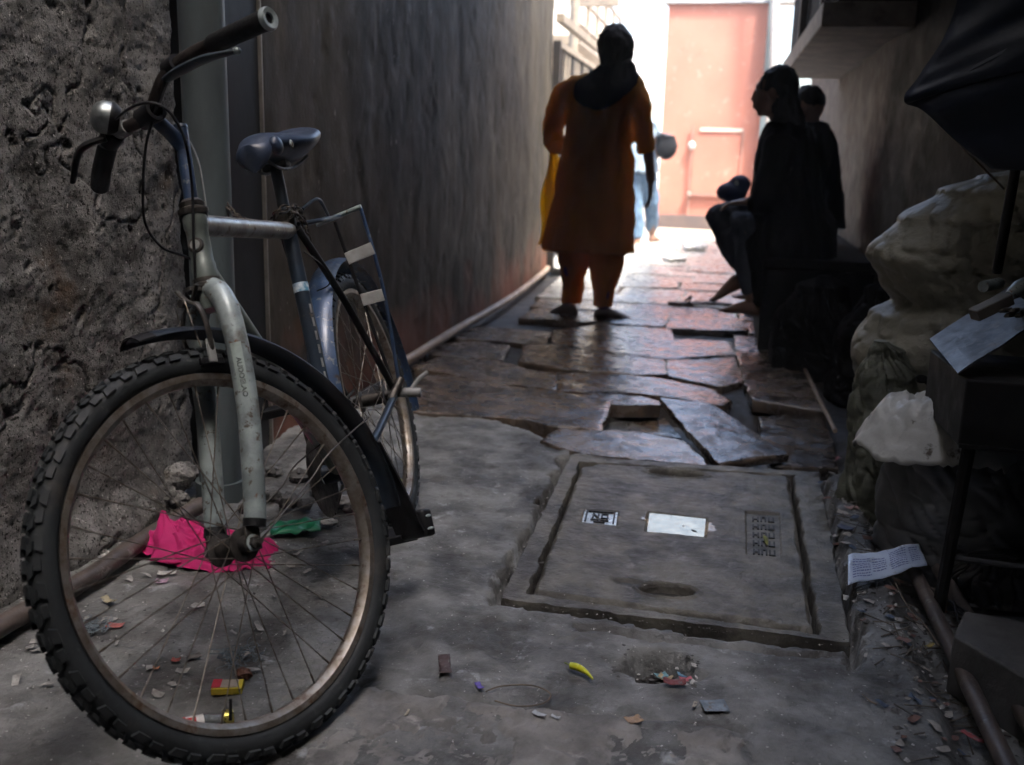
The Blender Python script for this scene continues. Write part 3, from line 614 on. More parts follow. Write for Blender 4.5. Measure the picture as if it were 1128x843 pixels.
def wheel(c, ax, tread=True, mats=(m_tyre, m_rim), nsp=36, phase=0.):
    ax = norm(ax); u = norm(V((0, 0, 1))-ax*ax.z); w_ = ax.cross(u)
    wh = part('wheel', M().lathe(c, ax, [(.004, -.056), (.006, -.05), (.013, -.05), (.015, -.036), (.027, -.034), (.027, -.029), (.017, -.026), (.0165, .026), (.027, .029), (.027, .034), (.015, .036), (.013, .05), (.006, .05), (.004, .056)], 24), m_hubm)
    # rim
    prof = [(.2675, -.006), (.2655, 0), (.2675, .006), (.2745, .0145), (.2845, .0150), (.2845, .0125), (.276, .011), (.276, -.011), (.2845, -.0125), (.2845, -.0150), (.2745, -.0145)]
    rim = build('rim', M().lathe(c, ax, prof, 128, closed_prof=True), mats[1], wh)
    # tyre
    R0, r0 = .3022, .0198
    def tp(a, b, rad): 
        rr = R0+rad*cos(b)*(1.08 if True else 1); return c+(u*cos(a)+w_*sin(a))*rr+ax*(rad*sin(b)*.98)
    m_ = M(); prof = []
    for k in range(25):
        b = radians(-152+304*k/24); prof.append((R0+r0*cos(b)*1.05, r0*sin(b)*.98))
    m_.lathe(c, ax, prof, 160, closed_prof=True, ref=u)
    def block(a0, a1, b0, b1, h=.0038, sk=0.):
        h *= 1.25
        p = []
        for hh in (-.001, h):
            sh = .06 if hh > 0 else 0
            for (a, b) in ((a0, b0), (a1, b0), (a1, b1), (a0, b1)):
                am, bm_ = (a0+a1)/2, (b0+b1)/2; aa = lerp(a, am, sh)+sk*(b-b0); bb = lerp(b, bm_, sh*2); p.append(tp(aa, bb, r0+hh))
        n = len(m_.v); m_.v += p; m_.f += [tuple(n+i for i in q) for q in ((4, 5, 6, 7), (0, 1, 5, 4), (1, 2, 6, 5), (2, 3, 7, 6), (3, 0, 4, 7))]
    if tread:
        n = 62
        for k in range(n):
            a = 2*pi*k/n; d = 2*pi/n
            for s_ in (-1, 1):
                j = rb.uniform(-.01, .01)*d
                block(a+d*.08+j, a+d*.62+j, s_*radians(3), s_*radians(19), .0040, s_*.035)
                block(a+d*.5, a+d*.96, s_*radians(21), s_*radians(40), .0042, -s_*.05)
                if k % 2: block(a+d*.05, a+d*.60, s_*radians(42), s_*radians(66), .0040, s_*.0)
                else: block(a+d*.05, a+d*.72, s_*radians(44), s_*radians(72), .0036, s_*.03)
    ty = build('tyre', m_, mats[0], wh, angle=30)
    # raised bead line
    for s_ in (-1, 1): pass
    for k in range(nsp):
        s_ = 1 if k % 2 else -1; pair = k//2; fl = phase+2*pi*pair/(nsp/2)+(0 if s_ > 0 else pi/nsp*2)
        tw = radians(58)*(1 if pair % 2 else -1)
        rimang = phase+2*pi*k/nsp
        fa = rimang+tw
        p0 = c+(u*cos(fa)+w_*sin(fa))*.0245+ax*(s_*.0315); p1 = c+(u*cos(rimang)+w_*sin(rimang))*.2665+ax*(s_*.002)
        mb_ = M().tube([p0, lerp(p0, p1, .93), lerp(p0, p1, .932), p1], [.00105, .00105, .0019, .0019], 6)
        build('spoke', mb_, m_spoke, wh)
    return wh
fw_ = wheel(HUB, ss, phase=.11)
build('valve', M().tube([HUB+norm(fs*.35-up_*.93)*.268, HUB+norm(fs*.35-up_*.93)*.235], .0028, 8), m_pvc, fw_)
RH = F(0, .973, .335)
rw_ = wheel(RH, sd_, phase=.2)
# ---- fork
for s_ in (1, -1):
    pts = smooth_path([ST(s_*.012, .0, .428), ST(s_*.030, 0, .414), ST(s_*.048, .002, .375), ST(s_*.056, .004, .30), ST(s_*.058, .010, .20), ST(s_*.057, .026, .08), ST(s_*.055, .034, .030)], 8)
    n = len(pts); rs = [lerp(.0200, .0172, i/(n-1)) for i in range(n)]
    fb_ = part('fork_blade', M().tube(pts, rs, 20), m_silver)
    build('blade_cap', M().tube([ST(s_*.055, .033, .036), ST(s_*.054, .036, .024)], .0186, 16), m_pvc, fb_)
    build('dropout', M().box(ST(s_*.054, .042, .008), (ss, axis, fs), (.0025, .020, .013)), m_hubm, fb_, bevel=.001)
    part('axle_nut', M().lathe(HUB+ss*(s_*.059), ss*s_, [(0, 0), (.0105, 0), (.0105, .008), (.005, .009), (.005, .018), (0, .018)], 6), m_hubm, smooth=False)
    part('axle_washer', M().lathe(HUB+ss*(s_*.0575), ss*s_, [(.005, 0), (.0135, 0), (.0135, .0022), (.005, .0022)], 20), m_silver if s_ > 0 else m_hubm)
# writing down the near blade
tb = text_obj('lettering', 'AUDOELAO', .0105, pm('faded ink', (.05, .06, .055), (.2, .23, .22), 160, (.5, .7), bump=0, contrast=(.42, .58)), bike, (0, 0, 0), (1, 0, 0), (0, 1, 0), 0)
off = parent_loc(bike)
for v in tb.data.vertices:
    p = v.co+off        # x along blade, y across
    u_ = .262-p.x*1.15; a_ = (p.y)/.0186+radians(48)
    ctr = ST(.0575, .006, u_); w1 = ss; w2 = fs
    q = ctr+(ss*sin(a_)+fs*cos(a_))*.0197
    v.co = q-off
# decal background outline
def decal(nm, uc, hu, a0, a1, rad, mat):
    m_ = M().grid(lin(uc-hu, uc+hu, 6), lin(a0, a1, 8), lambda u_, a_: ST(.0575, .006, u_)+(ss*sin(a_)+fs*cos(a_))*rad); return part(nm, m_, mat)
decal('decal', .262, .058, radians(20), radians(74), .0190, pm('pale decal', (.42, .50, .47), (.30, .36, .34), 40, (.3, .4)))
# ---- crown, brake
part('fork_crown', M().lathe(ST(0, 0, 0), axis, [(0, .392), (.0215, .394), (.0235, .408), (.022, .424), (0, .425)], 24), m_frame)
part('headset_cup', M().lathe(ST(0, 0, 0), axis, [(0, .428), (.019, .428), (.026, .432), (.026, .438), (.0225, .441), (.0235, .448), (0, .449)], 28), m_hubm)
part('head_tube', M().lathe(ST(0, 0, 0), axis, [(0, .449), (.0205, .449), (.0205, .475), (.0185, .48), (.0185, .535), (.0205, .54), (.0205, .560), (0, .560)], 28), m_frame)
part('headset_cup', M().lathe(ST(0, 0, 0), axis, [(0, .5605), (.0225, .5605), (.0255, .566), (.0255, .571), (.0205, .574), (.022, .582), (.0165, .588), (0, .588)], 28), m_hubm)
hb = part('head_badge', M().lathe(ST(0, 0, .505)+norm(V((.15, -1, .1))-axis*V((.15, -1, .1)).dot(axis))*.0172, norm(V((.15, -1, .1))-axis*V((.15, -1, .1)).dot(axis)), [(0, .0034), (.0125, .0026), (.0135, .0005), (.0135, -.006), (0, -.006)], 24), m_hubm)
bn = norm(V((.15, -1, .1))-axis*V((.15, -1, .1)).dot(axis))
build('emblem', M().lathe(ST(0, 0, .505)+bn*.0172, bn, [(.0015, .0042), (.0085, .0040), (.0088, .003), (.0015, .003)], 20), m_refl, hb)
# caliper brake in front of the crown
cal = part('brake_caliper', M().tube([ST(0, .0, .405), ST(0, .050, .405)], .0045, 10), m_silver)
for s_ in (1, -1):
    arm = smooth_path([ST(-s_*.022, .040+.005*s_, .432), ST(0, .040+.005*s_, .410), ST(s_*.030, .040+.005*s_, .392), ST(s_*.036, .040, .355), ST(s_*.030, .035, .325), ST(s_*.024, .035, .305)], 6)
    build('brake_arm', M().tube(arm, .0052, 8, flat=.6), m_hubm, cal)
    build('brake_shoe', M().box(ST(s_*.021, .034, .302)+V((0, 0, .0)), (ss, fs, axis), (.005, .022, .006)), m_pvc, cal, bevel=.002)
    build('shoe_holder', M().box(ST(s_*.029, .036, .318), (ss, fs, axis), (.0022, .008, .020)), m_refl, cal, bevel=.002)
build('spring', M().tube(smooth_path([ST(.004, .052, .412), ST(.012, .056, .400), ST(.020, .054, .355), ST(.024, .05, .325)]), .0011, 6), m_spoke, cal)
build('spring', M().tube(smooth_path([ST(-.004, .052, .412), ST(-.014, .056, .400), ST(-.018, .054, .365)]), .0011, 6), m_spoke, cal)
build('pivot_bolt', M().tube([ST(0, .050, .405), ST(0, .058, .405)], .008, 6), m_hubm, cal)
# ---- front mudguard (wheel plane): angle measured from fs towards up
upw = fs.cross(ss); upw = upw if upw.z > 0 else -upw
def arc_guard(c, e1, e2, ax, a0, a1, r, half, th=.0012, n=50, flare=None):
    m_ = M(); k = 9; prof = []
    for i in range(k): t = -1+2*i/(k-1); prof.append((r-.013*abs(t)**2.2, half*t))
    prof += [(p[0]-th, p[1]*.98) for p in reversed(prof)]
    rings = []
    for i in range(n+1):
        a = lerp(a0, a1, i/n); rr = 0 if flare is None else flare(i/n)
        rings.append([c+(e1*cos(a)+e2*sin(a))*(p[0]+rr)+ax*p[1] for p in prof])
    return m_.loft(rings)
fg = part('mudguard', arc_guard(HUB, fs, upw, ss, radians(72), radians(178), .366, .029), m_blued)
build('front_lip', arc_guard(HUB, fs, upw, ss, radians(71), radians(76), .3675, .030, .002, 6), m_pvc, fg)
flp = M(); rings = []
for i in range(9):
    t = i/8; a = radians(lerp(158, 186, t)); r = .371+.034*t*t; hw = .031+.006*t
    rings.append([HUB+(fs*cos(a)+upw*sin(a))*(r+dr)+ss*(x*hw) for x, dr in ((-1, -.012), (-.5, -.002), (0, 0), (.5, -.002), (1, -.012), (1, -.016), (.5, -.006), (0, -.004), (-.5, -.006), (-1, -.016))])
mf = build('mud_flap', flp.loft(rings), m_pvc, fg)
a = radians(184); cfl = HUB+(fs*cos(a)+upw*sin(a))*.410
build('flap_box', M().box(cfl, (ss, -fs*cos(a)-upw*sin(a), V(upw)), (.036, .014, .026)), m_pvc, fg, bevel=.006)
build('rivet', M().ball(cfl+ss*.037+upw*.012, (ss, fs, upw), (.002, .007, .003)), m_silver, fg)
build('rivet', M().ball(cfl+ss*.037-upw*.012, (ss, fs, upw), (.002, .009, .003)), m_silver, fg)
for s_ in (1, -1):
    a = radians(150); e = HUB+(fs*cos(a)+upw*sin(a))*.366+ss*s_*.030
    part('mudguard_stay', M().tube(smooth_path([HUB+ss*s_*.058-fs*.01, lerp(HUB, e, .45)+ss*s_*.030, lerp(HUB, e, .62)+ss*s_*.026+upw*.012, e]), .0015, 8), m_hubm)
part('guard_bracket', M().box(ST(0, .030, .428), (ss, fs, axis), (.012, .012, .004)), m_hubm, bevel=.001)
# ---- frame
HT = base+axis*.545; HBt = base+axis*.468
CL = F(0, .705, .800); BB = F(0, .560, .275); 
part('top_tube', M().tube([HT, F(0, .700, .792)], .0185, 20), m_chrome)
part('down_tube', M().tube([HBt, BB], .0175, 20), m_frame)
stb = part('seat_tube', M().tube([F(0, .708, .812), BB], .0165, 20), m_blued)
d_ = norm(BB-F(0, .708, .812))
ringc = F(0, .708, .812)+d_*.15
build('blue_band', M().lathe(ringc, d_, [(.0168, -.010), (.0172, -.010), (.0172, .010), (.0168, .010)], 20), pm('light blue band', (.05, .22, .36), (.6, .66, .7), 90, (.3, .5)), stb)
# white dashes down the seat tube
fv = norm(CAM-F(0, .62, .55)); fv = norm(fv-d_*fv.dot(d_)); rv = d_.cross(fv); rv = rv if rv.x > 0 else -rv
for k in range(9):
    p = F(0, .708, .812)+d_*(.20+k*.030); n_ = norm(fv*.75+rv*.66)
    build('dash', M().box(p+n_*.0165, (d_, n_.cross(d_), n_), (.010, .0028, .0006)), m_refl, stb, smooth=False)
part('bottom_bracket', M().lathe(BB, sd_, [(0, -.036), (.021, -.036), (.021, .036), (0, .036)], 24), m_blued)
part('clamp_collar', M().lathe(F(0, .708, .812), d_, [(.0175, -.012), (.0205, -.012), (.0205, .012), (.0175, .012)], 20), m_hubm)
SP = F(0, .752, .955)
part('seat_post', M().tube([F(0, .708, .812), SP], .0132, 16), m_blued)
for s_ in (1, -1):
    part('seat_stay', M().tube(smooth_path([F(s_*.018, .712, .792), F(s_*.045, .82, .60), F(s_*.062, .965, .345)]), .0085, 12), m_pvc)
    part('chain_stay', M().tube(smooth_path([F(s_*.02, .575, .275), F(s_*.045, .72, .290), F(s_*.060, .955, .335)]), .0095, 12), m_blued)
    part('rear_nut', M().lathe(RH+sd_*(s_*.062), sd_*s_, [(0, 0), (.011, 0), (.011, .009), (.0055, .010), (.0055, .022), (0, .022)], 6), m_hubm, smooth=False)
# saddle
def sad(t, s_):
    # t 0 nose .. 1 rear ; returns half width, top, depth
    wv = lerp(.038, .090, sst(t, .10, .75))*(1-.30*sst(t, .93, 1.0)); 
    if t < .06: wv *= sst(t, -.06, .06)
    return wv
sl_ = []
s0, s1 = .600, .885
for i in range(25):
    t = i/24; wv = sad(t, 0); hh = .955+.018*sst(t, .55, 1)-.020*(1-sst(t, 0, .25))+.004*sin(t*6); dp = lerp(.032, .044, sst(t, .3, .8))*(1-.45*sst(t, .93, 1)); ring = []
    for k in range(24):
        a = 2*pi*k/24; x = cos(a); z = sin(a); ex = abs(x)**.85*(1 if x > 0 else -1)
        zz = hh+(z*.026 if z > 0 else z*dp*(1-.25*abs(x)))
        ring.append(F(ex*wv, lerp(s0, s1, t), zz+.018))
    sl_.append(ring)
sadd = part('saddle', M().loft(sl_), m_saddle, angle=70)
build('side_button', M().ball(F(.042, .655, .968), (sd_, bk, up_), (.014, .022, .021)), m_saddle, sadd)
build('side_rivet', M().ball(F(.062, .700, .966), (sd_, bk, up_), (.004, .006, .010)), m_silver, sadd)
build('rear_plate', M().box(F(.055, .888, .985), (sd_, bk, up_), (.020, .003, .009)), m_silver, sadd, bevel=.002)
for s_ in (1, -1):
    part('saddle_rail', M().tube(smooth_path([F(s_*.012, .64, .950), F(s_*.022, .70, .925), F(s_*.024, .80, .925), F(s_*.045, .86, .945)]), .0035, 8), m_hubm)
part('seat_clamp', M().box(F(0, .754, .940), (sd_, bk, up_), (.028, .020, .014)), m_hubm, bevel=.004)
# ---- rear mudguard and rack
rg = part('mudguard', arc_guard(RH, -bk, up_, sd_, radians(-18), radians(200), .366, .033), m_blue)
RA, RB = F(.035, .985, .790), F(.105, .985, .805)
rk = part('rear_rack', M().tube([RA-sd_*.05, RB], .006, 10), m_silver)
for a_ in (-.055, .05):
    build('side_rail', M().tube(smooth_path([F(a_*.4, .72, .800), F(a_, .80, .797), F(a_, .98, .795)]), .0052, 8), m_blued, rk)
build('spring_clip', M().tube(smooth_path([F(.03, .75, .83), F(.05, .82, .845), F(.04, .90, .815), F(.02, .985, .797)]), .004, 8), m_blued, rk)
build('rack_plate', M().box(F(0, .85, .795), (sd_, bk, up_), (.02, .12, .002)), m_blued, rk, smooth=False)
sA = [F(.030, .988, .785), F(.045, .975, .60), F(.064, .960, .375)]; sB = [F(.103, .985, .80), F(.104, .975, .60), F(.078, .965, .36)]
build('rack_stay', M().tube(smooth_path(sA), .0045, 8), m_pvc, rk); build('rack_stay', M().tube(smooth_path(sB), .0048, 8), m_blue, rk)
build('rack_stay', M().tube([F(-.095, .985, .79), F(-.07, .965, .36)], .0045, 8), m_pvc, rk)
for h_ in (.695, .585):
    t = (.79-h_)/.42; p0 = lerp(sA[0], sA[2], t)+sd_*.004; p1 = lerp(sB[0], sB[2], t)+sd_*.004
    dd = norm(p1-p0); n_ = norm(bk-dd*bk.dot(dd)); u2 = dd.cross(n_)
    build('white_strap', M().box((p0+p1)/2-n_*.006, (dd, u2, n_), ((p1-p0).length/2+.006, .015, .0015)), pm('dirty white strap', (.55, .57, .56), (.4, .4, .38), 30, (.4, .6)), rk, bevel=.001)
part('kickstand_bracket', M().tube([F(.055, .93, .33), F(.085, .97, .37)], .011, 10), m_hubm)
part('pedal_peg', M().tube([RH+sd_*.075, RH+sd_*.125-up_*.012], .0125, 12), m_refl)
part('peg_lever', M().tube(smooth_path([RH+sd_*.10, RH+sd_*.125+up_*.02+bk*.02, RH+sd_*.15+up_*.03+bk*.03]), .006, 8), m_refl)
# cranks, chainring, pedals
part('chainring', M().lathe(BB+sd_*-.040, sd_, [(.020, -.0015), (.085, -.0015), (.092, 0), (.085, .0015), (.020, .0015)], 44), m_hubm)
for s_, an in ((1, -70), (-1, 110)):
    a = radians(an); e = BB+sd_*(s_*.062)+(bk*-cos(a)+up_*sin(a))*.16
    cr = part('crank', M().tube([BB+sd_*(s_*.045), e], [.013, .010], 8, flat=.6), m_hubm)
    build('pedal', M().box(e+sd_*(s_*.045), (sd_, bk, up_), (.038, .032, .009)), m_pvc, cr, bevel=.003)
part('chain', M().tube([BB+sd_*-.040+up_*.09, RH+sd_*-.040+up_*.035], .0035, 6), m_hubm); part('chain', M().tube([BB+sd_*-.040-up_*.09, RH+sd_*-.040-up_*.035], .0035, 6), m_hubm)
# ---- stem and handlebar
q0, q1, cl_ = SB(0, 0, .02), SB(0, -.008, .165), SB(0, .049, .172)
part('stem', M().tube([q0, SB(0, -.006, .155)], .0118, 16).tube(smooth_path([SB(0, -.004, .118), SB(0, .010, .138), SB(0, .040, .165)]), .0125, 14), m_blue)
part('stem_bolt', M().lathe(SB(0, -.006, .155), axis, [(0, 0), (.013, 0), (.012, .006), (.005, .007), (0, .007)], 16), m_blued)
part('stem_clamp', M().lathe(cl_, ss, [(.012, -.021), (.019, -.021), (.019, .021), (.012, .021)], 18), m_pvc)
bar = smooth_path([SB(.27, -.008, .222), SB(.15, .010, .237), SB(.10, .030, .232), SB(.06, .046, .216), SB(.03, .051, .190), SB(0, .049, .172), SB(-.03, .061, .166), SB(-.07, .070, .167), SB(-.11, .071, .155), SB(-.15, .064, .128), SB(-.20, .045, .118)], 8)
part('handlebar', M().tube(bar, .0108, 14), m_brn)
part('grip', M().tube([SB(.142, .0095, .2365), SB(.15, .009, .2365), SB(.268, -.006, .223), SB(.272, -.0065, .2225)], [.0135, .0158, .0168, .0178], 20), m_grip)
ge = SB(.272, -.0065, .2225); gd = norm(SB(.272, -.0065, .2225)-SB(.15, .009, .2365))
part('grip_end', M().lathe(ge, gd, [(.009, -.004), (.009, .004), (.0165, .006), (.0185, .003), (.0185, -.003)], 20), m_silver)
part('grip', M().tube(smooth_path([SB(-.105, .071, .157), SB(-.15, .064, .128), SB(-.19, .048, .118)]), .0165, 18), m_grip)
part('bar_sleeve', M().tube([SB(-.045, .065, .1665), SB(-.078, .070, .166)], .0135, 14), m_refl)
# brake levers
lev = part('brake_lever', M().tube(smooth_path([SB(.065, .050, .205), SB(.10, .046, .205), SB(.15, .032, .205), SB(.205, .012, .196)]), [.010, .014, .013, .007], 10, flat=.5), m_blued)
build('lever_perch', M().lathe(SB(.075, .040, .225), ss, [(.010, -.014), (.016, -.014), (.016, .014), (.010, .014)], 14), m_pvc, lev)
build('lever_tip', M().ball(SB(.207, .012, .196), XYZ, (.007, .007, .006)), m_silver, lev)
lv2 = part('brake_lever', M().tube(smooth_path([SB(-.075, .090, .155), SB(-.10, .112, .150), SB(-.125, .118, .140), SB(-.165, .112, .108)]), [.010, .011, .009, .007], 10, flat=.6), m_pvc)
build('lever_perch', M().lathe(SB(-.085, .073, .163), norm(SB(-.11, .071, .155)-SB(-.07, .070, .167)), [(.010, -.014), (.018, -.014), (.018, .014), (.010, .014)], 14), m_pvc, lv2)
# bell
bc = SB(-.062, .090, .186); ba = norm(fs*.75-ss*.35+axis*.25)
bell = part('bell', M().lathe(bc, ba, [(.0275, -.004), (.0275, .004), (.0268, .010), (.022, .019), (.013, .0245), (0, .026)], 32), pm('bell metal', (.40, .44, .44), (.2, .21, .21), 20, (.32, .5), .9, bump=.1))
build('bell_base', M().lathe(bc, ba, [(0, -.020), (.020, -.020), (.026, -.012), (.0285, -.008), (.0285, -.004), (0, -.004)], 28), m_pvc, bell)
build('lever_band', M().tube([bc-ba*.015, SB(-.065, .070, .168)], .006, 8), m_hubm, bell)
# cables
def cable(pts, r=.0024, m=m_pvc, name='brake_cable'): part(name, M().tube(smooth_path(pts, 10), r, 8), m)
cable([SB(-.085, .085, .165), aY(118, 140, 1.56), aY(150, 116, 1.50), aY(180, 118, 1.50), aY(202, 150, 1.52), aY(211, 200, 1.545), aY(213, 260, 1.52), aY(215, 330, 1.50), ST(.0, .045, .425)])
cable([SB(.07, .05, .21), aY(163, 150, 1.55), aY(158, 200, 1.55), aY(160, 245, 1.56), aY(178, 272, 1.60), aY(205, 283, 1.66), aY(240, 300, 1.75)])
cable([SB(0, -.012, .150), SB(.006, -.024, .10), SB(.006, -.024, .03), SB(.004, -.022, -.01)], .0018, m_refl)
cable([F(.02, .70, .74), F(.055, .69, .70), F(.055, .70, .66), F(.02, .71, .65)], .0015)
# security chain (a thing that ties the bicycle to the drainpipe)
m_chain = pm('rusty chain links', (.10, .085, .07), (.05, .04, .033), 40, (.4, .6), .7, bump=.3)
ch = thing('lock_chain', 'rusty link chain looped round the seat tube and the drainpipe', 'chain', F(0, .7, .82))
path = smooth_path([aY(246, 222, 2.36), aY(262, 238, 2.32), aY(285, 250, 2.2), aY(302, 246, 2.12), F(.022, .685, .825), F(.026, .715, .818), F(.03, .735, .79), F(.024, .745, .76)], 14)
path2 = smooth_path([aY(247, 232, 2.36), aY(258, 248, 2.33), aY(280, 257, 2.22), aY(300, 252, 2.12), F(-.01, .680, .835), F(.02, .69, .84), F(.028, .73, .83), F(.02, .76, .80)], 14)
def links(pa, step=.016):
    acc = 0; last = pa[0]; k = 0
    for a_, b_ in zip(pa, pa[1:]):
        acc += (b_-a_).length
        if acc >= step:
            acc = 0; d = norm(b_-a_); u, w2 = perp(d); e = u if k % 2 else w2; k += 1
            build('link', M().tube([a_+d*cos(t)*.0125+e*sin(t)*.0065 for t in lin(0, 2*pi, 13)[:-1]], .0021, 6, closed=True), m_chain, ch)
links(path); links(path2)
# ------------------------------------------------------------------ people
m_skin = pm('brown skin', (.20, .10, .062), (.16, .075, .045), 12, (.45, .6), bump=.1)
m_hair = pm('black hair', (.006, .005, .005), (.010, .008, .007), 40, (.5, .7), spec=.25, bump=.8, bscale=120, bdist=.01, stretch=(1, 1, .2))
m_orange = translucent(pm('orange cotton', (.66, .27, .012), (.56, .21, .01), 8, (.7, .9), bump=.3, bscale=40), (.9, .36, .01), .55)
m_tunic = translucent(pm('brown orange cotton', (.46, .21, .02), (.36, .16, .015), 8, (.7, .9), bump=.3, bscale=40), (.90, .44, .02), .5)
m_yellow = translucent(pm('yellow gauze', (.80, .50, .02), (.7, .42, .02), 8, (.7, .9), bump=.2), (.95, .62, .02), .65)
m_blackc = pm('black cloth', (.005, .0045, .005), (.007, .0065, .007), 8, (.8, .95), spec=.1, bump=.4, bscale=30)
m_darkj = pm('dark blue denim', (.018, .022, .034), (.012, .015, .024), 30, (.7, .9), bump=.3)
m_jean = pm('light blue denim', (.10, .17, .25), (.07, .12, .19), 20, (.7, .9), bump=.2)
m_lshirt = pm('pale blue shirt', (.28, .36, .43), (.22, .3, .38), 10, (.7, .9), bump=.2)
m_sandal = pm('sandal sole', (.06, .035, .025), (.03, .02, .015), 10, (.5, .7))
Z3 = V((0, 0, 1))
def ell(c, u, w, a, b, n=24, sq=1.): return [c+u*(a*abs(cos(t))**sq*(1 if cos(t) > 0 else -1))+w*(b*abs(sin(t))**sq*(1 if sin(t) > 0 else -1)) for t in [2*pi*k/n for k in range(n)]]
def torso(mb, rows, right, front, n=24):   # rows: centre, half width, half depth
    mb.loft([ell(V(c), right, front, a, b, n) for c, a, b in rows])
def head(mb, c, right, front, s=1.0, up=Z3):
    """c: centre of the skull; adds cranium, jaw, nose, lips, ears, neck stub"""
    ax = (right, front, up)
    mb.ball(c+front*-.008*s, ax, (.074*s, .092*s, .098*s), 20, 14)
    mb.ball(c+front*.020*s-up*.055*s, ax, (.056*s, .066*s, .062*s), 16, 10)
    mb.ball(c+front*.052*s-up*.098*s, ax, (.026*s, .024*s, .020*s), 12, 8)
    nose = [c+front*.078*s+up*.012*s, c+front*.092*s-up*.018*s, c+front*.096*s-up*.038*s, c+front*.086*s-up*.048*s]
    mb.tube(nose, [.009*s, .010*s, .013*s, .010*s], 8)
    mb.ball(c+front*.088*s-up*.066*s, ax, (.022*s, .010*s, .006*s), 10, 6); mb.ball(c+front*.086*s-up*.078*s, ax, (.019*s, .010*s, .007*s), 10, 6)
    mb.ball(c+front*.076*s+up*.022*s, ax, (.046*s, .012*s, .010*s), 10, 6)
    for q in (-1, 1): mb.ball(c+right*q*.076*s-up*.018*s-front*.005*s, ax, (.010*s, .020*s, .032*s), 10, 8)
def eyes(c, right, front, parent, s=1.0, up=Z3):
    for q in (-1, 1): build('eye', M().ball(c+right*q*.031*s+front*.074*s-up*.004*s, (right, front, up), (.013*s, .010*s, .007*s)), pm('eye', (.35, .33, .3), (.05, .03, .02), 60, (.2, .3), bump=0) if q < 0 else bpy.data.materials['eye'], parent)
def hand(mb, wrist, d, palm, thumb, s=1., curl=.35):
    """d: towards the fingertips, palm: palm normal, thumb: side of the thumb"""
    d = norm(V(d)); thumb = norm(V(thumb)-d*V(thumb).dot(d)); palm = norm(d.cross(thumb)) if palm is None else norm(V(palm)-d*V(palm).dot(d)); thumb = norm(thumb-palm*thumb.dot(palm))
    mb.loft([ell(wrist+d*t*s, thumb, palm, a*s, b*s, 14) for t, a, b in ((-.03, .024, .019), (0, .025, .018), (.03, .037, .016), (.07, .041, .014), (.09, .038, .012))])
    for k, (o, L) in enumerate(((.029, .070), (.010, .078), (-.010, .073), (-.028, .058))):
        p = wrist+d*.082*s+thumb*o*s; pts = [p]; dd = d+thumb*o*2.2
        for j in range(3):
            dd = norm(dd+palm*curl*(.6+.3*k*.5)); p = p+dd*(L*s*(.45, .32, .23)[j]); pts.append(p)
        mb.tube(smooth_path(pts, 3), [.0095*s, .0085*s, .007*s], 8)
        mb.ball(pts[-1], XYZ, (.007*s,)*3, 8, 6)
    p = wrist+d*.018*s+thumb*.026*s; pts = [p, p+(thumb*.7+d*.7)*.032*s, p+(thumb*.55+d+palm*.2)*.052*s+thumb*.006*s]
    mb.tube(smooth_path(pts, 3), [.0125*s, .011*s, .008*s], 8); mb.ball(pts[-1], XYZ, (.008*s,)*3, 8, 6)
def foot(mb, ankle, d, s=1., pitch=0., sole=None):
    d = V(d); d.z = 0; d = norm(d); sdv = V((-d.y, d.x, 0)); dv = norm(d*cos(pitch)-Z3*sin(pitch)); uv = norm(sdv.cross(-dv)) if True else Z3
    if uv.z < 0: uv = -uv
    heel = ankle-dv*.045*s-uv*.055*s
    rows = [(0.0, .024, .030, .030), (.03, .033, .042, .042), (.08, .034, .040, .045), (.13, .040, .030, .034), (.17, .044, .022, .022), (.195, .040, .016, .016)]
    mb.loft([ell(heel+dv*t*s+uv*(h-.012)*s, sdv, uv, a*s, b*s, 16) for t, a, b, h in [(r[0], r[1], r[2], r[3]) for r in rows]])
    for k in range(5):
        q = (k-2)*.0165; L = (.032, .036, .034, .028, .022)[k] if True else 0
        mb.tube([heel+dv*(.185)*s+sdv*q*s+uv*.008*s, heel+dv*(.195+L)*s+sdv*q*s+uv*.004*s], [.0105*s, .009*s], 8); mb.ball(heel+dv*(.195+L)*s+sdv*q*s+uv*.004*s, XYZ, (.009*s,)*3, 8, 6)
    return heel, dv, sdv, uv
def limb(mb, pts, rs, n=14, k=6): mb.tube(smooth_path(pts, k), rs, n)
def cloth(mb, vox, name, mat, parent, sm=5):
    o = remesh(mb, vox, name, mat, parent, sm)
    if name == 'hair': return roughen(o, 38, .010, 90, .004, .5)
    if name in ('tunic', 'dark_dress', 'jacket', 'trousers', 'scarf', 'shirt', 'jeans'): return roughen(o, 11, .022, 30, .009, .45)
    return o
# ---- 1. woman walking in the orange tunic
Y1 = 5.80
def W(x, y, dy=0.): return aY(x, y, Y1+dy)
p1 = thing('person', 'person in a long orange tunic and orange trousers walking along the alley', 'person', (W(650, 345).x, Y1, 0))
rt = V((1, 0, 0)); bkw = V((0, 1, 0)); 
hd = norm(V((.55, .83, -.12))); hr = norm(V((.83, -.55, 0)))
b = M(); hc = W(681, 57, .02); head(b, hc, hr, hd, 1.02)
limb(b, [W(679, 82, .02), W(672, 100, .0), W(668, 115)], [.052, .055, .07])
torso(b, [(W(668, 98), .10, .06), (W(666, 110), .155, .085), (W(660, 135), .165, .10), (W(658, 165), .15, .105), (W(656, 195), .155, .115), (W(656, 225), .17, .12), (W(655, 250), .15, .11)], rt, bkw)
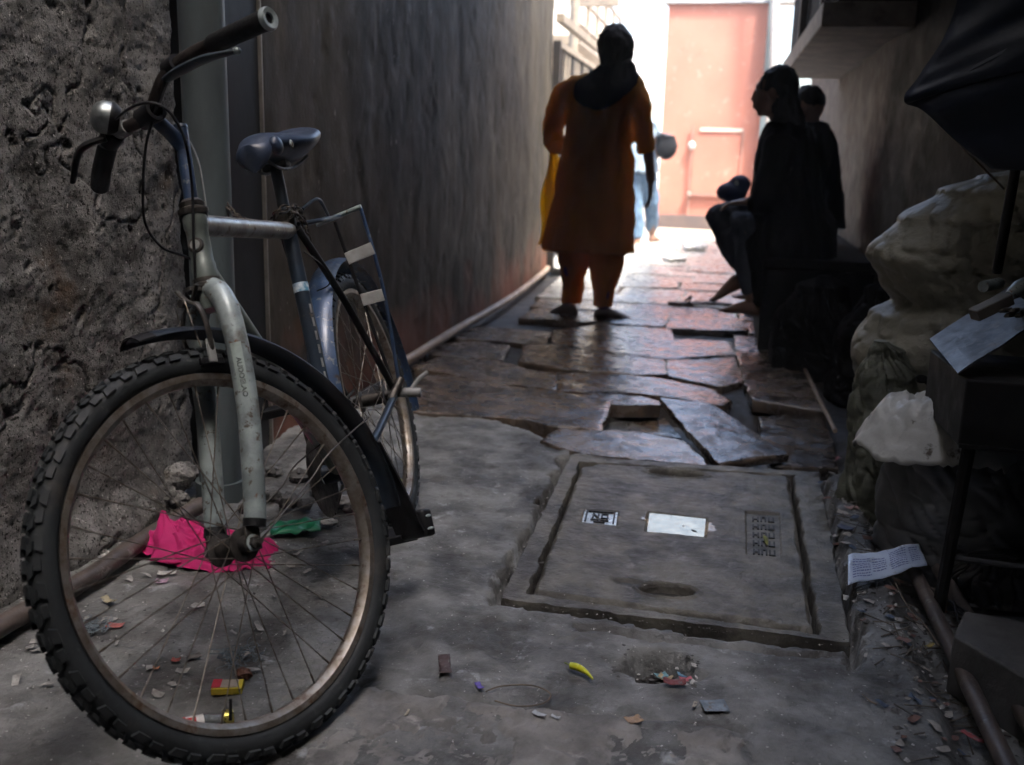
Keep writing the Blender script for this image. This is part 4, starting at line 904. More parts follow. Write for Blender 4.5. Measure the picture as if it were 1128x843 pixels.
# arms
limb(b, [W(630, 92), W(617, 120, .02), W(608, 148, .06), W(622, 168, .14), W(640, 176, .22)], [.045, .040, .034, .030, .024])
hand(b, W(641, 176, .23), (.6, .3, .1), (0, -1, 0), (0, -.2, 1), .95)
limb(b, [W(697, 95), W(705, 120), W(711, 150, .02), W(715, 178, .03), W(717, 200, .02)], [.045, .042, .036, .030, .025])
hand(b, W(717, 200, .02), (.02, -.08, -1), (-1, 0, 0), (0, 1, -.1), .98, .25)
# legs
limb(b, [W(636, 245), W(630, 285, .05), W(628, 305, .08), W(629, 335, .16)], [.085, .062, .052, .033])
limb(b, [W(676, 245), W(670, 285), W(668, 305), W(664, 338, .02)], [.085, .062, .052, .033])
foot(b, W(627, 339, .08)+V((0, 0, .012)), (-.9, .25, 0), 1.02, radians(10)); foot(b, W(663, 342, .02)+V((0, 0, .005)), (.95, .2, 0), 1.0)
remesh(b, .007, 'body', m_skin, p1); eyes(hc, hr, hd, p1)
for an_, dr_, pt_ in ((W(627, 339, .08)+V((0, 0, .012)), (-.9, .25, 0), radians(10)), (W(663, 342, .02)+V((0, 0, .005)), (.95, .2, 0), 0)):
    fm_ = M(); foot(fm_, an_, dr_, 1.1, pt_); remesh(fm_, .012, 'shoe', m_sandal, p1)
# hair with bun
h = M(); h.ball(hc+V((0, 0, .022))-hd*.022, (hr, hd, Z3), (.102, .108, .122), 20, 14); h.ball(hc-hd*.085-Z3*.055, XYZ, (.052, .048, .048), 14, 10)
h.ball(hc-hd*.03-Z3*.065, (hr, hd, Z3), (.070, .070, .080), 16, 10)
cloth(h, .009, 'hair', m_hair, p1)
# dark scarf over upper back
s_ = M(); s_.loft([ell(W(x, y, .0), rt, bkw, a, bb, 24) for x, y, a, bb in ((681, 68, .075, .075), (678, 76, .105, .09), (673, 83, .15, .115), (668, 92, .195, .135), (665, 101, .19, .150), (662, 112, .16, .155), (659, 122, .09, .14), (658, 127, .04, .1))]); 
cloth(s_, .012, 'scarf', m_blackc, p1)
# kurta
k_ = M()
rows = [(676, 78, .07, .06), (671, 82, .15, .085), (666, 90, .215, .105), (664, 102, .215, .115), (663, 120, .195, .125), (660, 140, .185, .13), (658, 160, .190, .135), (656, 185, .212, .15), (654, 210, .228, .16), (652, 235, .240, .165), (650, 258, .250, .17), (648, 277, .262, .175)]
rg_ = []
for i, (x, y, a, bb) in enumerate(rows):
    c_ = W(x, y); ring = []
    for k in range(40):
        t = 2*pi*k/40; f = 1+.06*(i/10)*sin(t*7+i*.3)+.035*(i/10)*sin(t*13+1)
        ring.append(c_+rt*a*f*cos(t)+bkw*bb*f*sin(t))
    rg_.append(ring)
k_.loft(rg_)
limb(k_, [W(648, 98), W(630, 98), W(616, 118, .02), W(608, 147, .06), W(614, 162, .0)], [.05, .070, .066, .064, .056])
limb(k_, [W(680, 100), W(694, 101), W(704, 122), W(710, 150, .02), W(713, 168, .03)], [.05, .075, .068, .058, .050])
cloth(k_, .012, 'tunic', m_tunic, p1)
# trousers
t_ = M()
def leg(mb, rows):
    mb.loft([[W(x, y, dy)+rt*a*(1+.06*sin(k*1.7+y))*cos(2*pi*k/20)+bkw*a*.95*sin(2*pi*k/20) for k in range(20)] for x, y, dy, a in rows])
leg(t_, [(640, 232, 0, .12), (634, 265, .03, .108), (631, 290, .06, .088), (631, 308, .09, .072), (632, 324, .12, .058), (630, 334, .14, .052)])
leg(t_, [(672, 232, 0, .12), (669, 265, 0, .108), (668, 290, .0, .098), (666, 308, .01, .086), (664, 326, .02, .068), (663, 338, .02, .062)])
cloth(t_, .011, 'trousers', m_orange, p1)
# yellow gauze hanging from the left arm
sh = M().grid(lin(0, 1, 12), lin(0, 1, 24), lambda u, v: lerp(W(607, 158, .03), W(598, 270, .12), v)+rt*(.03*sin(v*9+u*5)*.5-.01+.09*(u-.2)*(.4+v))+bkw*(.15*u+.02*sin(u*12+v*3)))
build('shawl', sh, m_yellow, p1, solid=.002)
# ---- 2. seated person
Y2 = 5.25
def S2(x, y, dy=0.): return aY(x, y, Y2+dy)
p2 = thing('person', 'seated person with long dark hair and crossed legs at the near end of the bench', 'person', (S2(860, 345).x, Y2, 0))
fl = norm(V((-1, .22, 0))); rg2 = norm(V((.22, 1, 0)))      # facing left
b = M(); hc = S2(853, 100, 0); head(b, hc, rg2, fl, 1.06)
limb(b, [S2(858, 122), S2(862, 138), S2(866, 150)], [.055, .056, .075])
torso(b, [(S2(866, 140), .10, .08), (S2(868, 155), .17, .10), (S2(868, 185), .17, .115), (S2(870, 215), .16, .12), (S2(872, 245), .18, .15), (S2(870, 262), .16, .15)], rg2, fl)
limb(b, [S2(862, 155, -.15), S2(852, 190, -.20), S2(845, 220, -.18), S2(825, 222, -.10)], [.06, .048, .040, .028]); hand(b, S2(824, 222, -.10), (-1, .2, -.15), (0, 0, -1), (0, 1, 0), .95)
limb(b, [S2(866, 155, .15), S2(850, 190, .20), S2(835, 222, .12)], [.06, .048, .030]); hand(b, S2(834, 223, .12), (-1, -.3, -.2), (0, 0, -1), (0, -1, 0), .95)
# thighs and legs: crossed
limb(b, [S2(868, 250, .09), S2(835, 236, .08), S2(797, 238, .06)], [.085, .075, .055]); limb(b, [S2(795, 240, .06), S2(812, 275, .05), S2(822, 300, .04), S2(818, 308, .04)], [.052, .055, .038, .034])
limb(b, [S2(868, 258, -.09), S2(840, 250, -.07), S2(812, 252, -.02)], [.085, .075, .056]); limb(b, [S2(810, 254, -.02), S2(822, 290, -.02), S2(830, 330, -.02)], [.052, .050, .034])
foot(b, S2(815, 304, .04), (-1, .1, 0), 1.05, radians(28)); foot(b, S2(831, 334, -.02)+V((0, 0, .0)), (-1, .35, 0), 1.0)
remesh(b, .007, 'body', m_skin, p2); eyes(hc, rg2, fl, p2)
h = M(); h.ball(hc+Z3*.016-fl*.022, (rg2, fl, Z3), (.088, .098, .108), 20, 14)
h.loft([ell(S2(x, y), rg2, fl, a, bb, 20) for x, y, a, bb in ((858, 92, .08, .075), (863, 110, .085, .075), (868, 130, .10, .08), (874, 155, .13, .07), (876, 180, .12, .06), (878, 200, .06, .04))])
cloth(h, .009, 'hair', m_hair, p2)
k_ = M()
k_.loft([[S2(x, y)+rg2*a*(1+.03*sin(k*2.1+y))*cos(2*pi*k/32)+fl*bb*(1+.03*sin(k*1.3+y))*sin(2*pi*k/32) for k in range(32)] for x, y, a, bb in ((864, 134, .08, .09), (867, 142, .15, .115), (868, 155, .20, .135), (867, 185, .205, .155), (868, 215, .20, .175), (868, 245, .22, .22), (868, 266, .23, .24), (872, 300, .22, .22), (876, 338, .22, .21))])
limb(k_, [S2(862, 155, -.15), S2(851, 190, -.20), S2(843, 221, -.18), S2(832, 223, -.12)], [.078, .066, .058, .045]); limb(k_, [S2(866, 155, .15), S2(850, 190, .20), S2(838, 218, .13)], [.078, .066, .048])
cloth(k_, .012, 'dark_dress', m_blackc, p2)
t_ = M(); limb(t_, [S2(868, 250, .09), S2(835, 236, .08), S2(795, 238, .06), S2(790, 243, .06)], [.11, .092, .072, .068]); limb(t_, [S2(792, 240, .06), S2(806, 272, .05), S2(818, 296, .04)], [.070, .066, .048])
limb(t_, [S2(868, 258, -.09), S2(840, 250, -.07), S2(810, 252, -.02)], [.11, .092, .070]); limb(t_, [S2(810, 252, -.02), S2(822, 290, -.02), S2(829, 322, -.02)], [.070, .064, .045])
cloth(t_, .011, 'trousers', m_darkj, p2)
bdl = M().ball(S2(806, 212, .25), XYZ, (.085, .07, .055)); bdl.ball(S2(815, 203, .25), XYZ, (.06, .05, .05)); bo = cloth(bdl, .01, 'cloth_bundle', pm('navy cloth', (.03, .045, .12), (.02, .025, .06), 12), None)
tag(bo, 'small navy cloth bundle held on the lap of the near seated person', 'bundle')
bw = build('white_cloth', M().ball(S2(812, 204, .23), XYZ, (.028, .03, .035)), m_litter); tag(bw, 'crumpled white tissue on top of the navy bundle', 'tissue')
# ---- 3. man seated behind
Y3 = 6.15
def S3(x, y, dy=0.): return aY(x, y, Y3+dy)
p3 = thing('person', 'seated person in dark clothes mostly hidden behind the long haired one', 'person', (S3(892, 330).x, Y3, 0))
b = M(); hc = S3(888, 116); head(b, hc, rg2, fl, 1.05)
limb(b, [S3(890, 130), S3(893, 142), S3(894, 150)], [.06, .06, .08])
torso(b, [(S3(893, 140), .10, .08), (S3(895, 152), .19, .10), (S3(895, 180), .18, .12), (S3(897, 210), .17, .13), (S3(897, 245), .18, .15)], rg2, fl)
for q in (-1, 1):
    limb(b, [S3(897, 152, q*.18), S3(899, 185, q*.22), S3(885, 215, q*.15)], [.06, .048, .03]); hand(b, S3(884, 216, q*.15), (-1, 0, -.3), (0, 0, -1), (0, -q, 0), 1.)
    limb(b, [S3(895, 243, q*.1), S3(865, 240, q*.1), S3(842, 240, q*.1)], [.09, .078, .058]); limb(b, [S3(842, 242, q*.1), S3(845, 280, q*.1), S3(846, 318, q*.1)], [.056, .052, .036])
    foot(b, S3(846, 318, q*.1)+V((0, 0, .0)), (-1, 0, 0), 1.1)
remesh(b, .008, 'body', m_skin, p3); eyes(hc, rg2, fl, p3)
h = M(); h.ball(hc+Z3*.022-fl*.014, (rg2, fl, Z3), (.082, .092, .094), 18, 12); cloth(h, .009, 'hair', m_hair, p3)
k_ = M(); k_.loft([ell(S3(x, y), rg2, fl, a, bb, 28) for x, y, a, bb in ((893, 136, .08, .08), (895, 144, .17, .11), (896, 155, .22, .13), (896, 185, .21, .14), (897, 215, .20, .16), (897, 250, .21, .19))])
for q in (-1, 1): limb(k_, [S3(897, 152, q*.18), S3(901, 185, q*.24), S3(886, 213, q*.16)], [.08, .066, .048])
cloth(k_, .012, 'jacket', m_blackc, p3)
t_ = M()
for q in (-1, 1): limb(t_, [S3(895, 243, q*.1), S3(865, 240, q*.1), S3(842, 240, q*.1)], [.11, .092, .072]); limb(t_, [S3(842, 240, q*.1), S3(845, 280, q*.1), S3(846, 310, q*.1)], [.072, .064, .050])
cloth(t_, .012, 'trousers', m_darkj, p3)
# ---- 4. far person with a shoulder bag
Y4 = 11.2
def S4(x, y, dy=0.): return aY(x, y, Y4+dy)
p4 = thing('person', 'distant person in light blue jeans walking beyond the orange tunic', 'person', (S4(707, 270).x, Y4, 0))
b = M(); hc = S4(701, 112); head(b, hc, rt, bkw, 1.0)
limb(b, [S4(701, 120), S4(701, 132)], [.055, .06])
torso(b, [(S4(702, 128), .12, .08), (S4(702, 134), .18, .10), (S4(703, 150), .17, .11), (S4(704, 168), .14, .10), (S4(705, 184), .17, .12)], rt, bkw)
for q in (-1, 1):
    limb(b, [S4(702+q*17, 134), S4(702+q*20, 155), S4(703+q*20, 175)], [.055, .045, .03]); hand(b, S4(703+q*20, 176), (0, 0, -1), (-q, 0, 0), (0, 1, 0), 1)
limb(b, [S4(698, 185), S4(700, 222), S4(702, 266)], [.09, .06, .04]); limb(b, [S4(712, 185), S4(717, 222, .1), S4(718, 258, .3)], [.09, .06, .04])
foot(b, S4(702, 269)+V((0, 0, .04)), (.1, -1, 0), 1.1); foot(b, S4(718, 262, .3)+V((0, 0, .02)), (.3, 1, 0), 1.1)
remesh(b, .009, 'body', m_skin, p4); eyes(hc, rt, bkw, p4)
h = M(); h.ball(hc+Z3*.015-bkw*.02, XYZ, (.085, .095, .1), 16, 12); cloth(h, .01, 'hair', m_hair, p4)
k_ = M(); k_.loft([ell(S4(x, y), rt, bkw, a, bb, 24) for x, y, a, bb in ((701, 124, .07, .07), (702, 129, .15, .10), (702, 136, .20, .12), (703, 155, .19, .13), (704, 175, .19, .14), (705, 190, .21, .15))])
for q in (-1, 1): limb(k_, [S4(702+q*17, 134), S4(702+q*20, 148), S4(703+q*20, 162)], [.07, .06, .05])
cloth(k_, .013, 'shirt', m_lshirt, p4)
t_ = M(); limb(t_, [S4(698, 185), S4(700, 222), S4(702, 262)], [.11, .085, .065]); limb(t_, [S4(712, 185), S4(717, 222, .1), S4(718, 254, .3)], [.11, .085, .065]); cloth(t_, .012, 'jeans', m_jean, p4)
bgd = thing('shoulder_bag', 'dark round shoulder bag hanging from the distant person', 'bag', S4(734, 160, -.1))
bb = M(); bb.ball(S4(734, 162, -.1), XYZ, (.115, .07, .135), 18, 12); bb.loft([ell(S4(733, 150, -.1), rt, bkw, .10, .06, 16), ell(S4(735, 162, -.1), rt, bkw, .115, .07, 16)])
build('bag_body', bb, pm('dark grey bag cloth', (.010, .011, .014), (.007, .008, .010), 12, (.8, .9), spec=.1), bgd)
build('bag_flap', M().loft([ell(S4(728, 147, -.1), rt, bkw, .055, .07, 16), ell(S4(736, 150, -.1), rt, bkw, .075, .076, 16)]), m_darkj, bgd)
build('bag_strap', M().tube(smooth_path([S4(702, 126, -.13), S4(713, 128, -.12), S4(724, 143, -.11), S4(728, 150, -.1)]), .014, 8, flat=.4), m_blackc, bgd)
# ------------------------------------------------------------------ bench, cabinet and sandals
bn_ = thing('bench', 'dark wooden bench along the right wall with people sitting on it', 'bench', (.6, 6, 0))
build('seat', M().abox(.18, .71, 5.0, 7.6, .42, .47), m_dwood, bn_, bevel=.008)
for yy in (5.1, 6.1, 7.45): 
    for xx in (.24, .65): build('leg', M().abox(xx-.035, xx+.035, yy-.035, yy+.035, -.05, .417), m_dwood, bn_, bevel=.004)
build('front_panel', M().abox(.185, .205, 5.03, 7.55, -.04, .415), m_dark, bn_, smooth=False); build('end_panel', M().abox(.207, .70, 5.01, 5.03, -.04, .415), m_dark, bn_, smooth=False)
cb = thing('wall_cabinet', 'dark wall cabinet with a pale lower ledge above the seated people', 'cabinet', (.7, 6.4, 1.55))
LN, LF = aY(904, 33, 5.02), aY(861, 78, 8.1)
build('ledge', M().loft([[V((LN.x, 5.02, z)), V((LF.x, 8.1, z)), V((.74, 8.1, z)), V((.76, 5.02, z))] for z in (1.54, 1.65)]), pm('pale ledge', (.15, .12, .095), (.07, .058, .046), 8, wear=((.06, .045, .04), .55, 12, .1)), cb, bevel=.006)
build('cabinet_body', M().loft([[V((LN.x+.06, 5.05, z)), V((LF.x+.05, 8.08, z)), V((.735, 8.08, z)), V((.755, 5.05, z))] for z in (1.653, 2.75)]), m_dark, cb, smooth=False)
for yy in (5.2, 6.6): build('post', M().abox(lerp(LN.x, LF.x, (yy-5.02)/3.08)+.004, lerp(LN.x, LF.x, (yy-5.02)/3.08)+.05, yy, yy+.05, 1.653, 2.75), m_black, cb, smooth=False)
def sandal(x, y, ang, label, Y=None):
    c = gp(x, y, .012); d = V((cos(ang), sin(ang), 0)); sv = V((-sin(ang), cos(ang), 0))
    t = thing('sandal', label, 'sandal', c, 'sandals on the wet flagstones')
    out = [c+d*(.125*cos(a))+sv*((.042+.006*cos(a))*sin(a)) for a in lin(0, 2*pi, 21)[:-1]]
    build('sole', M().loft([[p+V((0, 0, z)) for p in out] for z in (-.012, .008)]), m_sandal, t, bevel=.003)
    build('strap', M().tube(smooth_path([c+sv*.042+V((0, 0, .006)), c+d*.03+V((0, 0, .045)), c-sv*.042+V((0, 0, .006))]), .007, 8), m_pvc, t)
sandal(756, 334, .3, 'sandal lying nearest to the walking woman among the pair by the bench'); sandal(786, 334, -.2, 'sandal lying nearest to the seated person of the pair by the bench')
sandal(843, 347, .1, 'dark slipper at the foot of the bench')
bl = M(); rr = random.Random(4)
for k in range(14): bl.ball(gp(742+rr.uniform(-10, 10), 283+rr.uniform(-2, 2), .03), XYZ, (rr.uniform(.03, .07), rr.uniform(.05, .12), rr.uniform(.02, .035)), 10, 6)
tag(remesh(bl, .012, 'plastic_bag', m_litter, None), 'white plastic bag lying on the wet ground left of the crossed legs', 'plastic bag')
bl = M()
for k in range(14): bl.ball(gp(766+rr.uniform(-9, 9), 270+rr.uniform(-3, 3), .04), XYZ, (rr.uniform(.03, .08), rr.uniform(.05, .12), rr.uniform(.02, .06)), 10, 6)
tag(remesh(bl, .012, 'plastic_bag', m_litter, None), 'smaller white plastic bag farther back near the pink wall', 'plastic bag')
# ------------------------------------------------------------------ right foreground
m_sack = pm('olive woven plastic', (.24, .225, .17), (.15, .14, .105), 7, (.4, .6), bump=1., bscale=38, bdist=.006, wear=((.07, .06, .045), .58, 6, .15))
m_gsack = pm('green grey woven sack', (.12, .125, .09), (.05, .053, .036), 9, (.5, .7), bump=.8, bscale=60, bdist=.003, stretch=(1, 1, 5))
m_wbag = pm('white plastic bag', (.55, .55, .52), (.42, .42, .39), 9, (.3, .5), bump=.5, bscale=24, bdist=.006, wear=((.09, .07, .05), .60, 12, .06))
m_gtub = pm('grey sheeting', (.20, .205, .21), (.11, .113, .118), 6, (.4, .6), bump=.3)
m_tin = pm('scuffed zinc sheet', (.11, .113, .12), (.055, .057, .06), 16, (.42, .6), .5, bump=.35, bscale=40, bdist=.0015, wear=((.12, .10, .085), .58, 13, .1))
m_stove = pm('sooty sheet metal', (.018, .017, .017), (.010, .009, .009), 8, (.5, .75), .2, spec=.3, bump=.4)
m_tarp = pm('dark navy tarpaulin', (.010, .015, .028), (.006, .009, .016), 4, (.4, .6), spec=.3, bump=.35, bscale=20)
m_stone = pm('grey block stone', (.10, .097, .093), (.05, .048, .046), 10, (.6, .8), bump=.8, bscale=50, bdist=.005)
def sackmesh(c, rows, n=150, seed=0, amp=1., crease=1.):
    """rows: (height, x offset, y offset, half width, half depth)"""
    m_ = M(); rings = []; H = [r[0] for r in rows]; N_ = 150
    for i in range(N_+1):
        z = lerp(H[0], H[-1], i/N_); j = max(k for k in range(len(rows)-1) if H[k] <= z+1e-9); t = (z-H[j])/(H[j+1]-H[j]); t_ = t*t*(3-2*t)
        r = [lerp(rows[j][k], rows[j+1][k], t_) for k in range(5)]; ring = []
        for k in range(n):
            a = 2*pi*k/n; p = V((cos(a)*abs(cos(a))**-.12 if abs(cos(a)) > .01 else 0, sin(a), 0)); q = V((cos(a), sin(a), z*3.2))
            w_ = .034*amp*noise.noise(q*1.3+V((seed, 0, 0)))+.002*amp*noise.noise(q*9+V((seed, 3, 0)))
            f1 = noise.noise(V((cos(a)*2.2+z*4+seed, sin(a)*2.2, z*13+cos(a)*3))); w_ -= .010*crease*(1-min(1, abs(f1)*5))**1.5; f3 = noise.noise(V((cos(a)*4.4-z*9+seed, sin(a)*4.4, z*9+2))); w_ -= .0015*crease*(1-min(1, abs(f3)*7))
            f2 = noise.noise(V((cos(a)*1.6+seed*2, sin(a)*1.6-z*4, z*20))); w_ -= .005*crease*(1-min(1, abs(f2)*4))**1.5
            e = min(i, N_-i)/N_; w_ *= sst(e, -.01, .05)
            ring.append(c+V((r[1]+(r[3]+w_)*cos(a), r[2]+(r[4]+w_)*sin(a), z)))
        rings.append(ring)
    return m_.loft(rings)
sc_ = V((.66, 3.05, 0))
rows = [(-.06, .02, 0, .22, .20), (.02, .02, 0, .255, .25), (.25, .015, 0, .265, .26), (.42, .0, 0, .265, .25), (.50, .01, 0, .245, .235), (.545, .035, .0, .215, .21), (.60, .02, .0, .235, .22), (.68, .0, 0, .255, .23), (.78, .035, 0, .225, .21), (.86, .075, 0, .17, .17), (.905, .11, 0, .10, .11), (.925, .13, 0, .03, .04)]
tag(build('stuffed_sack', sackmesh(sc_, rows, seed=2), m_sack, angle=60), 'tall bulging olive plastic sack pinched round its middle', 'sack')
rows = [(-.07, 0, 0, .11, .10), (0, 0, 0, .115, .10), (.2, .0, 0, .105, .09), (.36, -.005, 0, .085, .07), (.43, -.02, 0, .05, .04), (.455, -.035, 0, .02, .02)]
tag(build('folded_sack', sackmesh(V((.47, 2.86, 0)), rows, seed=9, amp=.7), m_gsack, angle=60), 'smaller striped green grey sack at the foot of the bulging sack', 'sack')
# grey bundle with white bag over it
rows = [(-.08, 0, 0, .19, .17), (0, 0, 0, .205, .19), (.12, .0, 0, .215, .20), (.22, .0, 0, .20, .18), (.30, .0, 0, .17, .15), (.33, .0, 0, .08, .07)]
tag(build('grey_bundle', sackmesh(V((.625, 2.55, 0)), rows, seed=5, amp=.6), m_gtub, angle=60), 'dark grey wrapped bundle under the white plastic bag', 'bundle')
wb_ = []; 
def wbag(u, v):
    a = 2*pi*u; r = v; x = .53+.19*r*cos(a)+.02*noise.noise(V((cos(a)*2, sin(a)*2, 0)))*r; y = 2.50+.17*r*sin(a)
    z = .385-.13*r**3.2+.022*fr((cos(a)*r*1.5, sin(a)*r*1.5, 3), 2.2, 4)+.010*(1-min(1, abs(noise.noise(V((cos(a)*r*5, sin(a)*r*5, 7))))*5))
    return (x, y, z)
tag(build('white_plastic_bag', M().grid(lin(0, 1, 80), lin(0.001, 1, 36), wbag), m_wbag, solid=.004, angle=180), 'dirty white plastic bag draped over the grey bundle', 'plastic bag')
ptr = random.Random(12)
for k in range(7):
    p = V((.50+k*.022, 2.60+ptr.uniform(-.02, .02), .40+ptr.uniform(0, .012)))
    tag(build('charcoal_lump', M().ball(p, XYZ, (.016, .014, .011), 8, 6), m_dark), 'black lump on the upper edge of the white plastic bag', 'charcoal', 'black lumps along the white bag')
# stove
stv = thing('metal_stove', 'sooty sheet metal box on legs with vent slots and a zinc lid on top', 'stove', (.85, 2.4, 0))
P0 = aY(1055, 492, 2.16); P1 = aY(1056, 418, 2.16); bx, by = P0.x, P0.y; zb, zt_ = P0.z, P1.z
ang = radians(-6); ex = V((cos(ang), sin(ang), 0)); ey = norm(aY(1027, 380, 2.42)-P1); ey.z = 0; ey = norm(ey)
L1, L2 = .48, .34
def SP_(a, b_, z): return V((bx, by, 0))+ex*a+ey*b_+V((0, 0, z))
m_ = M(); m_.loft([[SP_(0, 0, z), SP_(L1, 0, z), SP_(L1, L2, z), SP_(0, L2, z)] for z in (zb, zt_)]); build('box', m_, m_stove, stv, smooth=False, bevel=.004)
nrm = V((-ex.y, ex.x, 0))*-1
for k, z in enumerate((zb+.045, zb+.075, zb+.105, zb+.135)):
    build('vent_slat', M().box(SP_(.14+.0, 0, z)+ex*.13+nrm*.006, (ex, nrm, Z3), (.085, .006, .005)), m_tin if k in (1, 3) else m_stove, stv, bevel=.002)
build('lower_rim', M().box(SP_(L1/2, -.006, zb+.004), (ex, nrm, Z3), (L1/2, .005, .004)), m_stove, stv, smooth=False)
for a, b_ in ((.03, .03), (.03, L2-.03), (L1-.03, .03), (L1-.03, L2-.03)):
    t_ = SP_(a, b_, zb+.002); f_ = V((t_.x-.02*(1 if a < .1 else -1), t_.y, -.05)); build('leg', M().tube([t_, f_], .014, 8), m_stove, stv)
build('brace', M().tube([SP_(.03, .03, .10), SP_(L1-.03, .03, .10)], .007, 8), m_tin, stv)
lid = [aY(1056, 414, 2.14), aY(1025, 376, 2.44), aY(1112, 318, 2.62), aY(1150, 352, 2.30)]
nl = norm((lid[1]-lid[0]).cross(lid[3]-lid[0])); nl = nl if nl.z > 0 else -nl
zl = thing('zinc_sheet', 'bent sheet of scuffed zinc lying tilted on top of the metal stove', 'metal sheet', lid[0])
lm = M().grid(lin(0, 1, 14), lin(0, 1, 10), lambda u, v: lerp(lerp(lid[0], lid[1], v), lerp(lid[3], lid[2], v), u)+nl*(.006+.003*noise.noise(V((u*3, v*3, 0)))), back=-nl*.004)
build('sheet', lm, m_tin, zl, smooth=False)
# folded band across it and small blocks
def rodth(name, a, b_, r, mat, label, cat, n=10): tag(build(name, M().tube([a, b_], r, n), mat), label, cat)
tag(build('wooden_block', M().box(aY(1092, 338, 2.30), (norm(V((.7, .3, .35))), norm(V((-.3, .9, 0))), norm(V((-.35, 0, .9)))), (.045, .018, .012)), pm('grey old wood', (.17, .15, .12), (.10, .085, .07), 14, stretch=(.3, 1, 1)), bevel=.003), 'small tan block lying on the upper edge of the zinc sheet', 'block')
rodth('metal_pipe_piece', aY(1083, 316, 2.6), aY(1101, 312, 2.66), .014, m_silver, 'short bright bent pipe piece above the zinc sheet', 'pipe piece')
tag(build('chrome_fitting', M().tube(smooth_path([aY(1112, 326, 2.4), aY(1124, 318, 2.42), aY(1140, 312, 2.45)]), [.011, .02, .022], 14), m_silver), 'pale blue metal fitting at the right edge above the zinc sheet', 'fitting')
for k in range(5):
    p = aY(1108+k*5, 342+(k % 2)*5, 2.28); tag(build('metal_scrap', M().ball(p, (norm(V((1, .3*k, .2))), norm(V((-.3*k, 1, 0))), Z3), (.016, .008, .006), 6, 4), m_hubm, smooth=False), 'small scrap of metal at the right end of the zinc sheet', 'scrap', 'scraps on the zinc sheet')
# wood rods leaning, tarpaulin
tp_ = [(1060, -40, 2.1), (1048, 25, 2.1), (1015, 80, 2.1), (995, 110, 2.1), (1015, 121, 2.1), (1050, 152, 2.1), (1092, 186, 2.1)]
left = smooth_path([aY(*t) for t in tp_], 6); 
def tarp(u, v):
    i = min(int(v*(len(left)-1)), len(left)-2); t = v*(len(left)-1)-i; p = lerp(left[i], left[i+1], t)
    r = V((.95, 2.0+.1*v, p.z+.05*(1-v)+.18)) if v < .55 else V((.95, 2.05, lerp(1.45, p.z-.02, (v-.55)/.45)))
    q = lerp(p, r, u); return q+V((0, -.05*sin(u*pi)+.02*sin(u*9+v*4)*u+.012*noise.noise(V((u*6, v*9, 0))), .01*sin(u*14)*u))
tag(build('tarpaulin', M().grid(lin(0, 1, 36), lin(0, 1, len(left)*2), tarp), m_tarp, solid=.003, angle=180), 'dark navy tarpaulin hanging from the upper right over the sacks', 'tarpaulin')
rodth('leaning_pole', aY(1098, 300, 2.45), aY(1135, 95, 2.3), .011, m_stove, 'thin dark pole leaning upright at the right edge by the tarpaulin', 'pole')
rodth('rope', aY(1020, 122, 2.15), aY(1106, 208, 2.3), .0025, m_hose, 'thin cord hanging from the corner of the tarpaulin', 'cord')
tag(build('dark_shelf', M().loft([[V((x, y, z)) for x, y in ((.86, 2.35), (1.0, 2.35), (1.0, 3.0), (.86, 3.0))] for z in (-.06, .7, 1.0)]), m_dark, bevel=.01), 'dark narrow crate behind the stove against the brown wall', 'crate')
tag(build('black_sack', sackmesh(V((.98, 2.0, 0)), [(-.08, 0, 0, .2, .2), (0, 0, 0, .22, .22), (.15, 0, 0, .21, .2), (.25, 0, 0, .12, .12), (.28, 0, 0, .03, .03)], seed=7), m_tarp, angle=60), 'black plastic sack lying under the stove at the right edge', 'sack')
for k_, (x_, y_, s_, lb_) in enumerate(((.42, 4.72, 1., 'added black sack shape filling the shaded void at the bench end'), (.66, 4.25, 1.15, 'larger added black sack shape in the shaded void behind the tall pale sack'))):  # both sacks added to fill the black void by the bench
    tag(build('black_sack', sackmesh(V((x_, y_, 0)), [(-.08, 0, 0, .17*s_, .16*s_), (0, 0, 0, .19*s_, .18*s_), (.22, 0, 0, .18*s_, .17*s_), (.38*s_, .02, 0, .11*s_, .10*s_), (.43*s_, .03, 0, .03, .03)], seed=14+k_), m_dark, angle=60), lb_, 'sack')
# block at lower right, wire tangle, shoe
q = [gp(1050, 700, .055), gp(1062, 672, .055), gp(1160, 690, .055), gp(1160, 765, .055)]; 
bm_ = M().loft([[p-V((0, 0, .12)) for p in q], [p-V((0, 0, .008)) for p in q], [lerp(p, sum(q, V())/4, .03) for p in q]]); tag(build('stone_block', bm_, m_stone, bevel=.004), 'grey stone slab at the right edge of the gutter', 'stone slab')
rr = random.Random(8)
wt = thing('wire_tangle', 'tangle of thin black wires lying over the gutter pipes', 'wires', gp(1075, 690, .02))
for k in range(9):
    p = []
    for j in range(6):
        c = gp(lerp(1048, 1120, j/5)+rr.uniform(-5, 5), lerp(668, 728, j/5)+rr.uniform(-8, 8), .028+rr.uniform(0, .022)); p.append(c)
    build('wire', M().tube(smooth_path(p, 5), .0022, 6), m_pvc, wt)
tag(build('old_shoe', sackmesh(gp(1095, 640, 0), [(-.05, 0, 0, .10, .05), (.0, 0, 0, .11, .055), (.05, .01, 0, .08, .05), (.07, .04, 0, .03, .03)], seed=3, amp=.4), m_pvc, angle=60), 'dark old shoe shape lying under the stove on the right', 'shoe')
tag(build('paper_scrap', M().grid(lin(0, 1, 8), lin(0, 1, 8), lambda u, v: gp(1048+u*16, 592+v*20, .03)+V((0, 0, .02*sin(u*5+v*4)+.03*(1-v)))), m_litter, solid=.0008), 'crumpled white paper between the legs of the stove', 'paper')
